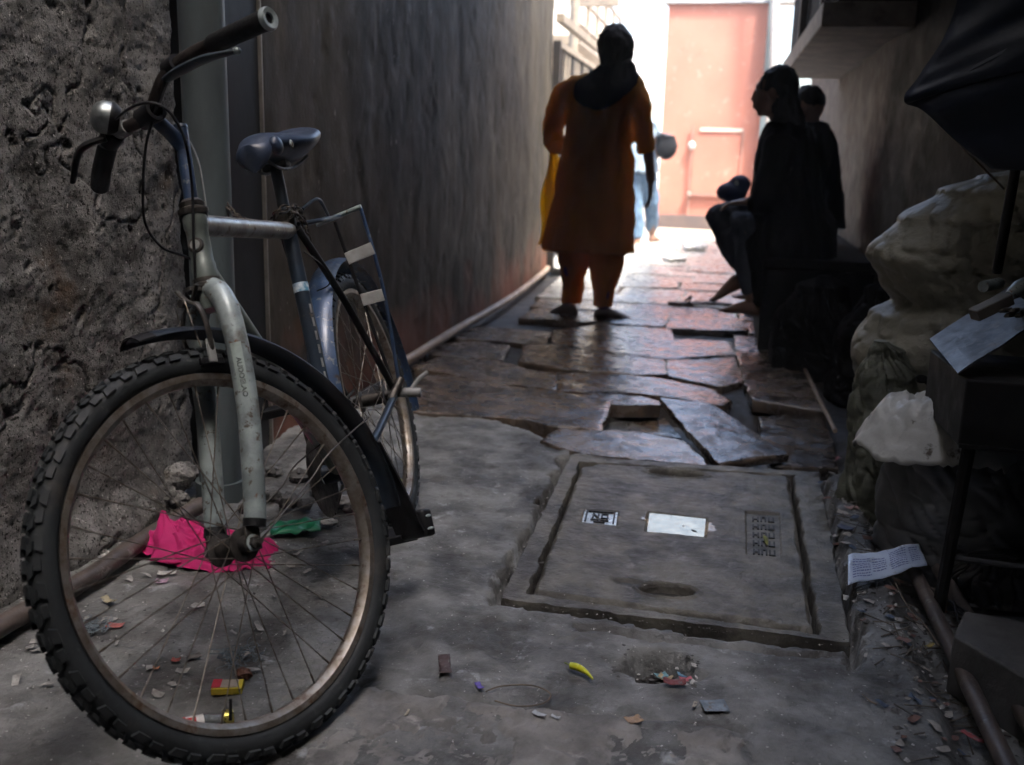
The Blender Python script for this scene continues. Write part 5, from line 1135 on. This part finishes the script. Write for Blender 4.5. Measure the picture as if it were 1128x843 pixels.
# blister foil
fc = [gp(934, 612, .05), gp(1012, 598, .055), gp(1022, 622, .03), gp(934, 645, .022)]
m_foil = pm('printed foil', (.60, .70, .86), (.48, .58, .76), 12, (.22, .4), .15, bump=.5, bscale=60, bdist=.002)
fo = thing('medicine_foil', 'crumpled pale blue printed medicine foil by the gutter', 'foil', sum(fc, V())/4)
def foil(u, v, h=0.):
    p = lerp(lerp(fc[0], fc[1], u), lerp(fc[3], fc[2], u), v); return p+V((0, .003*sin(u*8), .003*sin(u*9+1)+.004*noise.noise(V((u*7, v*4, 0)))-.008*(v-.5)**2+h))
build('sheet', M().grid(lin(0, 1, 30), lin(0, 1, 14), foil), m_foil, fo, solid=.0006, angle=30)
m_print = pm('blue print', (.10, .14, .36), (.14, .18, .42), 50, (.4, .6), bump=0)
def printed(u0, u1, v0, v1, name='printed_lines'):
    m_ = M()
    nr = int((v1-v0)/.075)
    for j in range(nr):
        va = v0+(v1-v0)*j/nr; ua = u0
        while ua < u1-.01:
            ub = min(u1, ua+rr.uniform(.012, .05)); m_.quad(foil(ua, va, .0012), foil(ub, va, .0012), foil(ub, va+.03, .0012), foil(ua, va+.03, .0012)); ua = ub+.008
    build(name, m_, m_print, fo, smooth=False)
printed(.06, .30, .25, .9); printed(.32, .5, .3, .8); printed(.55, .78, .15, .85); printed(.82, .95, .2, .8)
# ------------------------------------------------------------------ pink cloth behind the wheel
m_magenta = pm('magenta cotton', (.50, .010, .14), (.36, .007, .10), 9, (.75, .95), bump=.4, bscale=90, bdist=.002)
pc = [gp(150, 600), gp(190, 580), gp(250, 590), gp(308, 606), gp(300, 628), gp(235, 633), gp(178, 622), gp(150, 612)]
cen = sum(pc, V())/len(pc)
def cl(u, v):
    a = u*len(pc); i = int(a) % len(pc); t = a-int(a); t = t*t*(3-2*t) if False else t; e = lerp(pc[i], pc[(i+1) % len(pc)], t)
    p = lerp(cen, e, v); hgt = .034*(1-v**3)+.02*exp(-((p-gp(186, 606)).length/.05)**2)
    f = .020*(1-min(1, abs(noise.noise(V((p.x*13, p.y*24, 1))))*2.6))**2+.010*(1-min(1, abs(noise.noise(V((p.x*34, p.y*40, 4))))*2.4))**2+.010*noise.noise(p*14)-.006
    return p+V((0, 0, max(.003, hgt+f*(1-.4*v**4)+.002)))
clm = M().grid([k/120 for k in range(120)], lin(.02, 1, 46), cl)
for j in range(45): clm.f.append((119*46+j, j, j+1, 119*46+j+1))
cone_b = gp(186, 598, .045)
for i in range(1): pass
fl_ = M().grid([k/40 for k in range(41)], lin(0, 1, 20), lambda u, v: lerp(gp(180, 563, .095), cone_b+V((.045*cos(2*pi*u), .035*sin(2*pi*u), -.035)), v**.8)+V((.006*sin(9*u*2*pi/3+v*4), .006*noise.noise(V((u*9, v*5, 1))), 0)))
pk_ = build('pink_cloth', clm, m_magenta, angle=180, solid=.0015); tag(pk_, 'crumpled magenta cloth on the ground behind the front wheel', 'cloth'); build('raised_fold', fl_, m_magenta, pk_, solid=.0015, angle=180)
gnc = M().grid(lin(0, 1, 20), lin(0, 1, 10), lambda u, v: gp(298+u*55, 592-v*14-u*4, .012)+V((0, 0, .014*noise.noise(V((u*5, v*3, 2)))+.008)))
tag(build('green_plastic', gnc, pm('green plastic', (.01, .20, .09), (.008, .13, .06), 10, (.3, .5), bump=.2), solid=.001), 'green plastic scrap right of the magenta cloth', 'plastic scrap')
# ------------------------------------------------------------------ rubble at the wall foot
def lump(name, c, r, mat, seed, lab_, cat, group=None, sq=.7):
    m_ = M(); m_.ball(c, XYZ, (r, r*.9, r*sq), 26, 18)
    m_.v = [c+(v-c)*(1+.34*noise.noise((v-c)*(2.2/r)+V((seed*3, 0, 0)))+.20*noise.noise((v-c)*(5/r)+V((0, seed*3, 0)))+.10*noise.noise((v-c)*(11/r))) for v in m_.v]
    o = build(name, m_, mat, smooth=True, angle=35); return tag(o, lab_, cat, group)
plc = [(170, 560, .045), (186, 548, .05), (150, 570, .035), (200, 540, .04), (130, 585, .02), (195, 560, .03), (205, 575, .02)]
for k, (x, y, r) in enumerate(plc):
    p = gp(x, y, 0); p.x = max(p.x, LX+.01); p.z = r*.8+.02*(k in (1, 3)); lump('plaster_lump', p, r, m_plaster, k, 'crumbled plaster lump at the wall foot above the magenta cloth', 'rubble', 'plaster lumps at the wall foot')
for k, (x, y, r) in enumerate([(336, 556, .02), (352, 540, .028), (318, 552, .03), (372, 553, .025), (385, 560, .018), (300, 545, .025), (340, 575, .016), (270, 560, .02), (362, 520, .03), (384, 505, .022), (330, 525, .03), (302, 520, .025)]):
    p = gp(x, y, r*.5); lump('rubble_stone', p, r, m_conc if k % 2 else m_stone, k+20, 'small grey stone in the rubble behind the front wheel', 'stone', 'rubble stones between the wheels')
# clogs / dark shoes shape near the rear wheel
lump('dusty_rag', gp(378, 552, .02), .035, m_litter, 71, 'pale dusty rag on the ground between the two wheels', 'rag', sq=.4)
lump('dusty_rag', gp(362, 575, .008), .022, m_litter, 72, 'pale flat scrap in front of the dusty rag', 'rag', sq=.3)
# steel wool like fluff
def fluff(c, r, mat, lab_, seed):
    rr = random.Random(seed); m_ = M()
    for k in range(60):
        a = rr.uniform(0, 2*pi); d = r*sqrt(rr.random())*.9; p = c+V((d*cos(a), d*sin(a)*.8, rr.uniform(0, r*.35))); q = p; pts = [p]
        for j in range(4): q = q+V((rr.uniform(-1, 1), rr.uniform(-1, 1), rr.uniform(-.5, .5)))*r*.3; q.z = max(q.z, .002); pts.append(q)
        m_.tube(smooth_path(pts, 3), .0007, 4)
    o = build('lint_clump', m_, mat); return tag(o, lab_, 'lint')
m_lint = pm('blue grey lint', (.20, .25, .28), (.12, .14, .16), 30, (.8, .95), bump=0)
fluff(gp(262, 726, .004), .04, m_lint, 'blue grey tangle of lint above the matchbox', 1)
fluff(gp(104, 693, .004), .035, m_lint, 'blue grey tangle of lint near the left of the wheel rim', 2)
# matchbox
def obox(name, x, y, hx, hy, hz, ang, mat, lab_, cat, lift=0., **k):
    c = gp(x, y, hz+lift); return tag(build(name, M().box(c, (V((cos(ang), sin(ang), 0)), V((-sin(ang), cos(ang), 0)), Z3), (hx, hy, hz)), mat, smooth=False, **k), lab_, cat)
mbx = thing('matchbox', 'small red and yellow matchbox lying flat behind the lower rim', 'matchbox', gp(250, 755))
c = gp(251, 757, .010); a_ = radians(18); e1 = V((cos(a_), sin(a_), 0)); e2 = V((-sin(a_), cos(a_), 0))
build('sleeve', M().box(c, (e1, e2, Z3), (.026, .016, .006)), pm('yellow card', (.62, .50, .04), (.5, .38, .03), 50), mbx, smooth=False, bevel=.0008)
build('label', M().box(c+V((0, 0, .0068)), (e1, e2, Z3), (.018, .0125, .0006)), pm('beige label', (.42, .36, .30), (.36, .3, .25), 40), mbx, smooth=False)
build('red_end', M().box(c-e1*.0185+V((0, 0, .0078)), (e1, e2, Z3), (.0075, .0135, .0006)), pm('red card', (.5, .03, .05), (.4, .02, .04), 40), mbx, smooth=False)
lump('fruit_pit', gp(268, 742, .011), .014, pm('brown shell', (.19, .085, .05), (.12, .05, .03), 60), 77, 'brown shrivelled fruit stone behind the matchbox', 'fruit stone')
# broken bottle neck with label
c = gp(240, 800, .013); d = norm(gp(250, 788, 0)-gp(205, 797, 0)); bot = thing('bottle', 'small clear glass bottle with gold cap and red white label lying on its side', 'bottle', c)
A0 = gp(244, 792, .014)
glass = pm('clear dirty glass', (.75, .8, .8), (.6, .65, .66), 10, (.05, .15), bump=.05, trans=.85)
build('glass_body', M().lathe(A0, -d, [(0, -.004), (.0085, -.004), (.009, .010), (.0125, .020), (.0135, .030), (.0135, .060), (.012, .064), (0, .066)], 24), glass, bot)
build('gold_cap', M().lathe(A0, d, [(0, .002), (.0128, .002), (.0136, .004), (.0128, .007), (.0138, .010), (.0130, .013), (.0136, .016), (.012, .0185), (0, .019)], 30), pm('gold cap metal', (.72, .62, .16), (.5, .42, .1), 30, (.2, .35), .9, bump=.2), bot)
ax_ = -d; u_, w_ = perp(ax_)
ups = norm(Z3-ax_*ax_.z); sid = ax_.cross(ups)
def lab_patch(a0, a1, h0, h1, mat, nm, r=.0138): build(nm, M().grid(lin(a0, a1, 16), lin(h0, h1, 6), lambda a, h: A0+ax_*h+(ups*cos(a)+sid*sin(a))*r), mat, bot)
m_red = pm('red label print', (.52, .02, .015), (.42, .015, .012), 30, (.4, .6)); m_wl = pm('white label', (.72, .70, .68), (.6, .58, .56), 30, (.4, .6))
lab_patch(-1.6, 1.6, .028, .068, m_wl, 'white_label'); lab_patch(-1.4, -.1, .040, .070, m_red, 'red_patch', .0141); lab_patch(-.1, .9, .056, .070, m_red, 'red_patch', .0141); lab_patch(.5, 1.2, .030, .040, m_red, 'red_patch', .0141)
# small coloured bits
def bit(x, y, w_, l_, ang, col, name, lab_, cat, h=.0012, curl=.004, seed=0, group=None):
    c = gp(x, y, h+.002+max(-.045, conc_h(gp(x, y).x, gp(x, y).y))); e1 = V((cos(ang), sin(ang), 0)); e2 = V((-sin(ang), cos(ang), 0))
    m_ = M().grid(lin(-1, 1, 7), lin(-1, 1, 5), lambda u, v: c+e1*(u*l_*(1+.1*noise.noise(V((v*2, seed, 0)))))+e2*(v*w_*(1+.2*noise.noise(V((u*2, seed+5, 0)))))+V((0, 0, curl*(u*u*.6+.6*noise.noise(V((u*2, v*2, seed)))+.4))))
    g_ = sum(col)/3; col = tuple(.62*k+.25*g_ for k in col); w_, l_ = w_*1.0, l_*1.0
    o = build(name, m_, pm(name+'_paint', col, tuple(k*.6 for k in col), 60, (.5, .8), bump=.3, bscale=200, bdist=.002, wear=((.12, .11, .10), .56, 90, .06)), solid=.0007); return tag(o, lab_, cat, group)
bit(127, 690, .010, .016, .2, (.55, .10, .08), 'wrapper', 'red and white wrapper scrap near the left lint clump', 'wrapper', seed=1)
bit(178, 641, .010, .013, .3, (.65, .35, .55), 'pink_scrap', 'small pale pink scrap below the magenta cloth', 'scrap', seed=2)
bit(184, 632, .010, .020, .4, (.6, .6, .58), 'white_scrap', 'white paper scrap just below the magenta cloth', 'scrap', seed=3)
bit(120, 664, .008, .018, -.4, (.45, .38, .2), 'tan_scrap', 'tan curled scrap left of the magenta cloth', 'scrap', curl=.01, seed=4)
bit(218, 668, .006, .015, 1.3, (.6, .6, .58), 'white_scrap', 'narrow white scrap standing out behind the spokes', 'scrap', seed=5)
bit(172, 737, .004, .006, .3, (.7, .2, .02), 'orange_scrap', 'tiny orange crumb behind the spokes', 'crumb', seed=6)
bit(194, 728, .006, .008, .3, (.5, .05, .02), 'red_scrap', 'tiny red crumb beside the orange one', 'crumb', seed=7)
bit(214, 724, .008, .012, .8, (.22, .19, .17), 'grey_chip', 'grey stone chip behind the spokes right of the red crumb', 'chip', h=.003, seed=8)
bit(528, 757, .005, .011, 2.2, (.12, .06, .62), 'blue_scrap', 'small violet blue scrap on the concrete', 'scrap', seed=9)
bit(490, 735, .011, .034, 1.9, (.10, .05, .045), 'brown_strip', 'curled dark brown strip on the concrete left of the violet scrap', 'leather strip', curl=.008, seed=10)
bit(442, 530, .007, .018, -.6, (.6, .6, .03), 'yellow_scrap', 'yellow plastic scrap on the floor beside the mud flap', 'scrap', seed=11)
bit(594, 788, .005, .012, -.4, (.5, .55, .6), 'foil_scrap', 'silver foil scrap in the crack of the pavement', 'foil', seed=12)
bit(612, 791, .003, .008, -.3, (.5, .55, .6), 'foil_scrap', 'second, thinner silver scrap in the pavement crack', 'foil', seed=13)
bit(698, 794, .010, .014, .6, (.55, .32, .14), 'orange_wrapper', 'orange and pink wrapper scrap at the edge of the pavement crack', 'wrapper', seed=14)
bit(787, 778, .018, .022, .3, (.20, .27, .34), 'blue_rag', 'small pale blue rag pressed flat into the concrete', 'rag', h=.0005, curl=.002, seed=15)
bit(765, 778, .003, .009, 1.4, (.5, .42, .3), 'match_stick', 'matchstick lying left of the pale blue rag', 'match', seed=16)
bit(448, 787, .002, .010, 1.5, (.6, .52, .35), 'match_stick', 'matchstick on the pale cement near the tyre', 'match', seed=17)
bit(915, 510, .012, .03, .3, (.25, .03, .03), 'red_rag', 'dark red rag beside the striped sack', 'rag', curl=.02, seed=18)
bit(938, 560, .012, .018, .2, (.5, .25, .22), 'pink_wrapper', 'pink wrapper scrap in the gutter above the foil', 'wrapper', seed=19)
bit(932, 582, .014, .02, -.5, (.04, .06, .14), 'navy_scrap', 'navy plastic scrap in the gutter', 'scrap', seed=20)
bit(1072, 813, .006, .022, -.8, (.4, .02, .03), 'red_strip', 'red strip beside the lower gutter pipe', 'strip', seed=21)
bit(1024, 712, .005, .013, .9, (.5, .35, .03), 'yellow_wrapper', 'yellow scrap beside the leftmost gutter pipe', 'scrap', seed=22)
bit(930, 660, .007, .014, 1.2, (.6, .58, .5), 'white_chip', 'white chip near the broken edge left of the foil', 'chip', seed=23)
px_, py_ = pit.x, pit.y
for k, (x, y, w_, l_, an, col, nm, lb_) in enumerate([(718, 724, .007, .013, .3, (.55, .53, .5), 'white_chip', 'square white chip in the broken hollow'), (728, 746, .009, .012, .5, (.12, .4, .5), 'teal_scrap', 'teal scrap in the broken hollow'), (733, 748, .009, .013, -.3, (.5, .38, .18), 'tan_chip', 'tan scrap in the broken hollow'), (743, 753, .010, .020, .1, (.24, .02, .02), 'dark_red_scrap', 'dark red scrap at the lower edge of the broken hollow'), (753, 745, .008, .012, .2, (.12, .38, .6), 'sky_blue_scrap', 'sky blue wrapper corner in the broken hollow'), (755, 750, .007, .012, .3, (.65, .08, .12), 'crimson_scrap', 'crimson wrapper corner in the broken hollow'), (704, 725, .006, .018, .2, (.42, .38, .34), 'pale_twig', 'pale bone like chip in the broken hollow')]):
    bit(x, y, w_, l_, an, col, nm, lb_, 'scrap', h=.004, curl=.006, seed=30+k)
cp = smooth_path([gp(628, 733, .009), gp(636, 735, .009), gp(645, 740, .009), gp(653, 748, .008)], 5); n = len(cp)
chi = thing('chili_pepper', 'small yellow green chili pepper lying on the concrete', 'chili pepper', gp(640, 739))
build('pod', M().tube(cp, [.0062, .0068, .0062, .004, .0015], 12), pm('chili skin', (.62, .58, .03), (.42, .48, .03), 30, (.2, .35)), chi); build('stalk', M().tube([cp[0], gp(622, 730, .010)], .0016, 8), pm('chili stalk', (.16, .2, .05)), chi)
for k, (pts, lb_) in enumerate([([(535, 762), (552, 756), (585, 755), (606, 764), (598, 775), (570, 778), (545, 772)], 'looped dry fibre string on the concrete beside the pale cement'), ([(950, 765), (958, 772), (966, 776)], 'short dark twig on the concrete at the lower right'), ([(985, 640), (1000, 668), (1020, 690), (1035, 712)], 'thin dry stalk beside the leftmost gutter pipe')]):
    tag(build('dry_string', M().tube(smooth_path([gp(x, y, .004+.003*(i % 2)) for i, (x, y) in enumerate(pts)], 6), .0014, 6), pm('dry fibre', (.16, .12, .085), (.09, .07, .05), 50)), lb_, 'string')
# stuff: chips and grit everywhere near
rr = random.Random(21); lm_ = M(); lm2 = M()
def chip(mb, p, r):
    a = rr.uniform(0, pi); e1 = V((cos(a), sin(a), rr.uniform(-.3, .3))); e1 = norm(e1); e2 = norm(Z3.cross(e1)); e3 = e1.cross(e2)
    n = len(mb.v); mb.v += [p+e1*r*rr.uniform(.7, 1.4), p+e2*r*rr.uniform(.5, 1), p-e1*r*rr.uniform(.6, 1.2), p-e2*r*rr.uniform(.4, 1), p+e3*r*rr.uniform(.2, .5), p-e3*r*.3]
    mb.f += [tuple(n+i for i in q) for q in ((0, 1, 4), (1, 2, 4), (2, 3, 4), (3, 0, 4), (1, 0, 5), (2, 1, 5), (3, 2, 5), (0, 3, 5))]
def scatter(n, x0, x1, y0, y1, r0, r1, pale=.35):
    for _ in range(n):
        x, y = rr.uniform(x0, x1), rr.uniform(y0, y1)
        if noise.noise(V((x*3, y*3, 4))) < rr.uniform(-.5, .4): continue
        z = conc_h(x, y); z = max(z, -.048) if (V((x, y, 0))-pit).length < .1 else z; s = inside(V((x, y, 0)), mq)
        if s > -.02: z = .004
        chip(lm_ if rr.random() < pale else lm2, V((x, y, z+.001)), rr.uniform(r0, r1)*rr.choice((.5, .7, 1, 1.2)))
scatter(3200, -1.35, .4, 1.15, 3.0, .0008, .0028, .5)
scatter(600, -1.38, -.9, 1.3, 2.3, .001, .005, .5)
scatter(900, .33, .62, 1.4, 3.0, .002, .010, .25)
scatter(500, pit.x-.08, pit.x+.08, pit.y-.065, pit.y+.065, .002, .009, .3)
scatter(400, -1.42, -1.3, 1.0, 2.1, .002, .009, .5)
for p in [(mTL, mBL), (iTL, iBL), (iBL, iBR), (mBL, mBR)]:
    for _ in range(120):
        q = lerp(p[0], p[1], rr.random())+V((rr.uniform(-.012, .012), rr.uniform(-.012, .012), 0)); chip(lm_ if rr.random() < .3 else lm2, q+V((0, 0, -.004)), rr.uniform(.001, .004))
for nm_, cols_, n_, box_ in (('faded_rubbish', (.34, .32, .29), 90, (.32, .60, 1.5, 3.05)), ('dull_rubbish', (.17, .09, .07), 45, (.32, .60, 1.5, 3.05)), ('blue_rubbish', (.07, .10, .16), 30, (.30, .60, 1.6, 3.05)), ('pale_rubbish', (.36, .35, .33), 60, (-1.3, -.75, 1.35, 2.2))):
    m_ = M()
    for _ in range(n_):
        x, y = rr.uniform(box_[0], box_[1]), rr.uniform(box_[2], box_[3]); z = conc_h(x, y)+.004; a = rr.uniform(0, pi); s_ = rr.uniform(.004, .013); e1 = V((cos(a), sin(a), rr.uniform(-.3, .3))); e2 = V((-sin(a), cos(a), rr.uniform(-.3, .3)))
        if inside(V((x, y, 0)), mq) > -.01: z = .010
        k = [V((x, y, z))+e1*s_*u*rr.uniform(.7, 1.3)+e2*s_*.6*v*rr.uniform(.6, 1.3)+V((0, 0, rr.uniform(0, .005))) for u, v in ((-1, -1), (0, -1.2), (1, -1), (1, 1), (0, .8), (-1, 1))]
        m_.quad(*k)
    o = build(nm_, m_, pm(nm_+' paint', cols_, tuple(c_*.5 for c_ in cols_), 70, (.6, .85), bump=.3), smooth=False, solid=.0006); o['kind'] = 'stuff'
o = build('grit', lm_, m_litter, smooth=False); o['kind'] = 'stuff'
o = build('gravel', lm2, m_stone, smooth=False); o['kind'] = 'stuff'
lm3 = M()
for _ in range(150):
    x, y = rr.uniform(.34, .6), rr.uniform(1.5, 3.0); a = rr.uniform(0, pi); l = rr.uniform(.008, .035); z = conc_h(x, y)+.006
    lm3.box((x, y, z), (V((cos(a), sin(a), rr.uniform(-.2, .2))), V((-sin(a), cos(a), 0)), Z3), (l, .0012, .0008))
o = build('dry_straw', lm3, pm('dark straw', (.10, .08, .055), (.05, .04, .03), 30), smooth=False); o['kind'] = 'stuff'
# ------------------------------------------------------------------ added haze imitating lens glare
m_haze = bpy.data.materials.new('glare haze'); m_haze.use_nodes = True; nt = m_haze.node_tree; nt.nodes.remove(nt.nodes['Principled BSDF'])
pv = nt.nodes.new('ShaderNodeVolumePrincipled'); pv.inputs['Color'].default_value = (.9, .93, 1, 1); pv.inputs['Density'].default_value = .004  # thin volume added to imitate lens glare at the bright opening
nt.links.new(pv.outputs[0], nt.nodes['Material Output'].inputs['Volume'])
hz = build('haze', M().abox(-13, 9, -4.5, 31, -1.2, 8.6), m_haze, smooth=False); hz['kind'] = 'stuff'
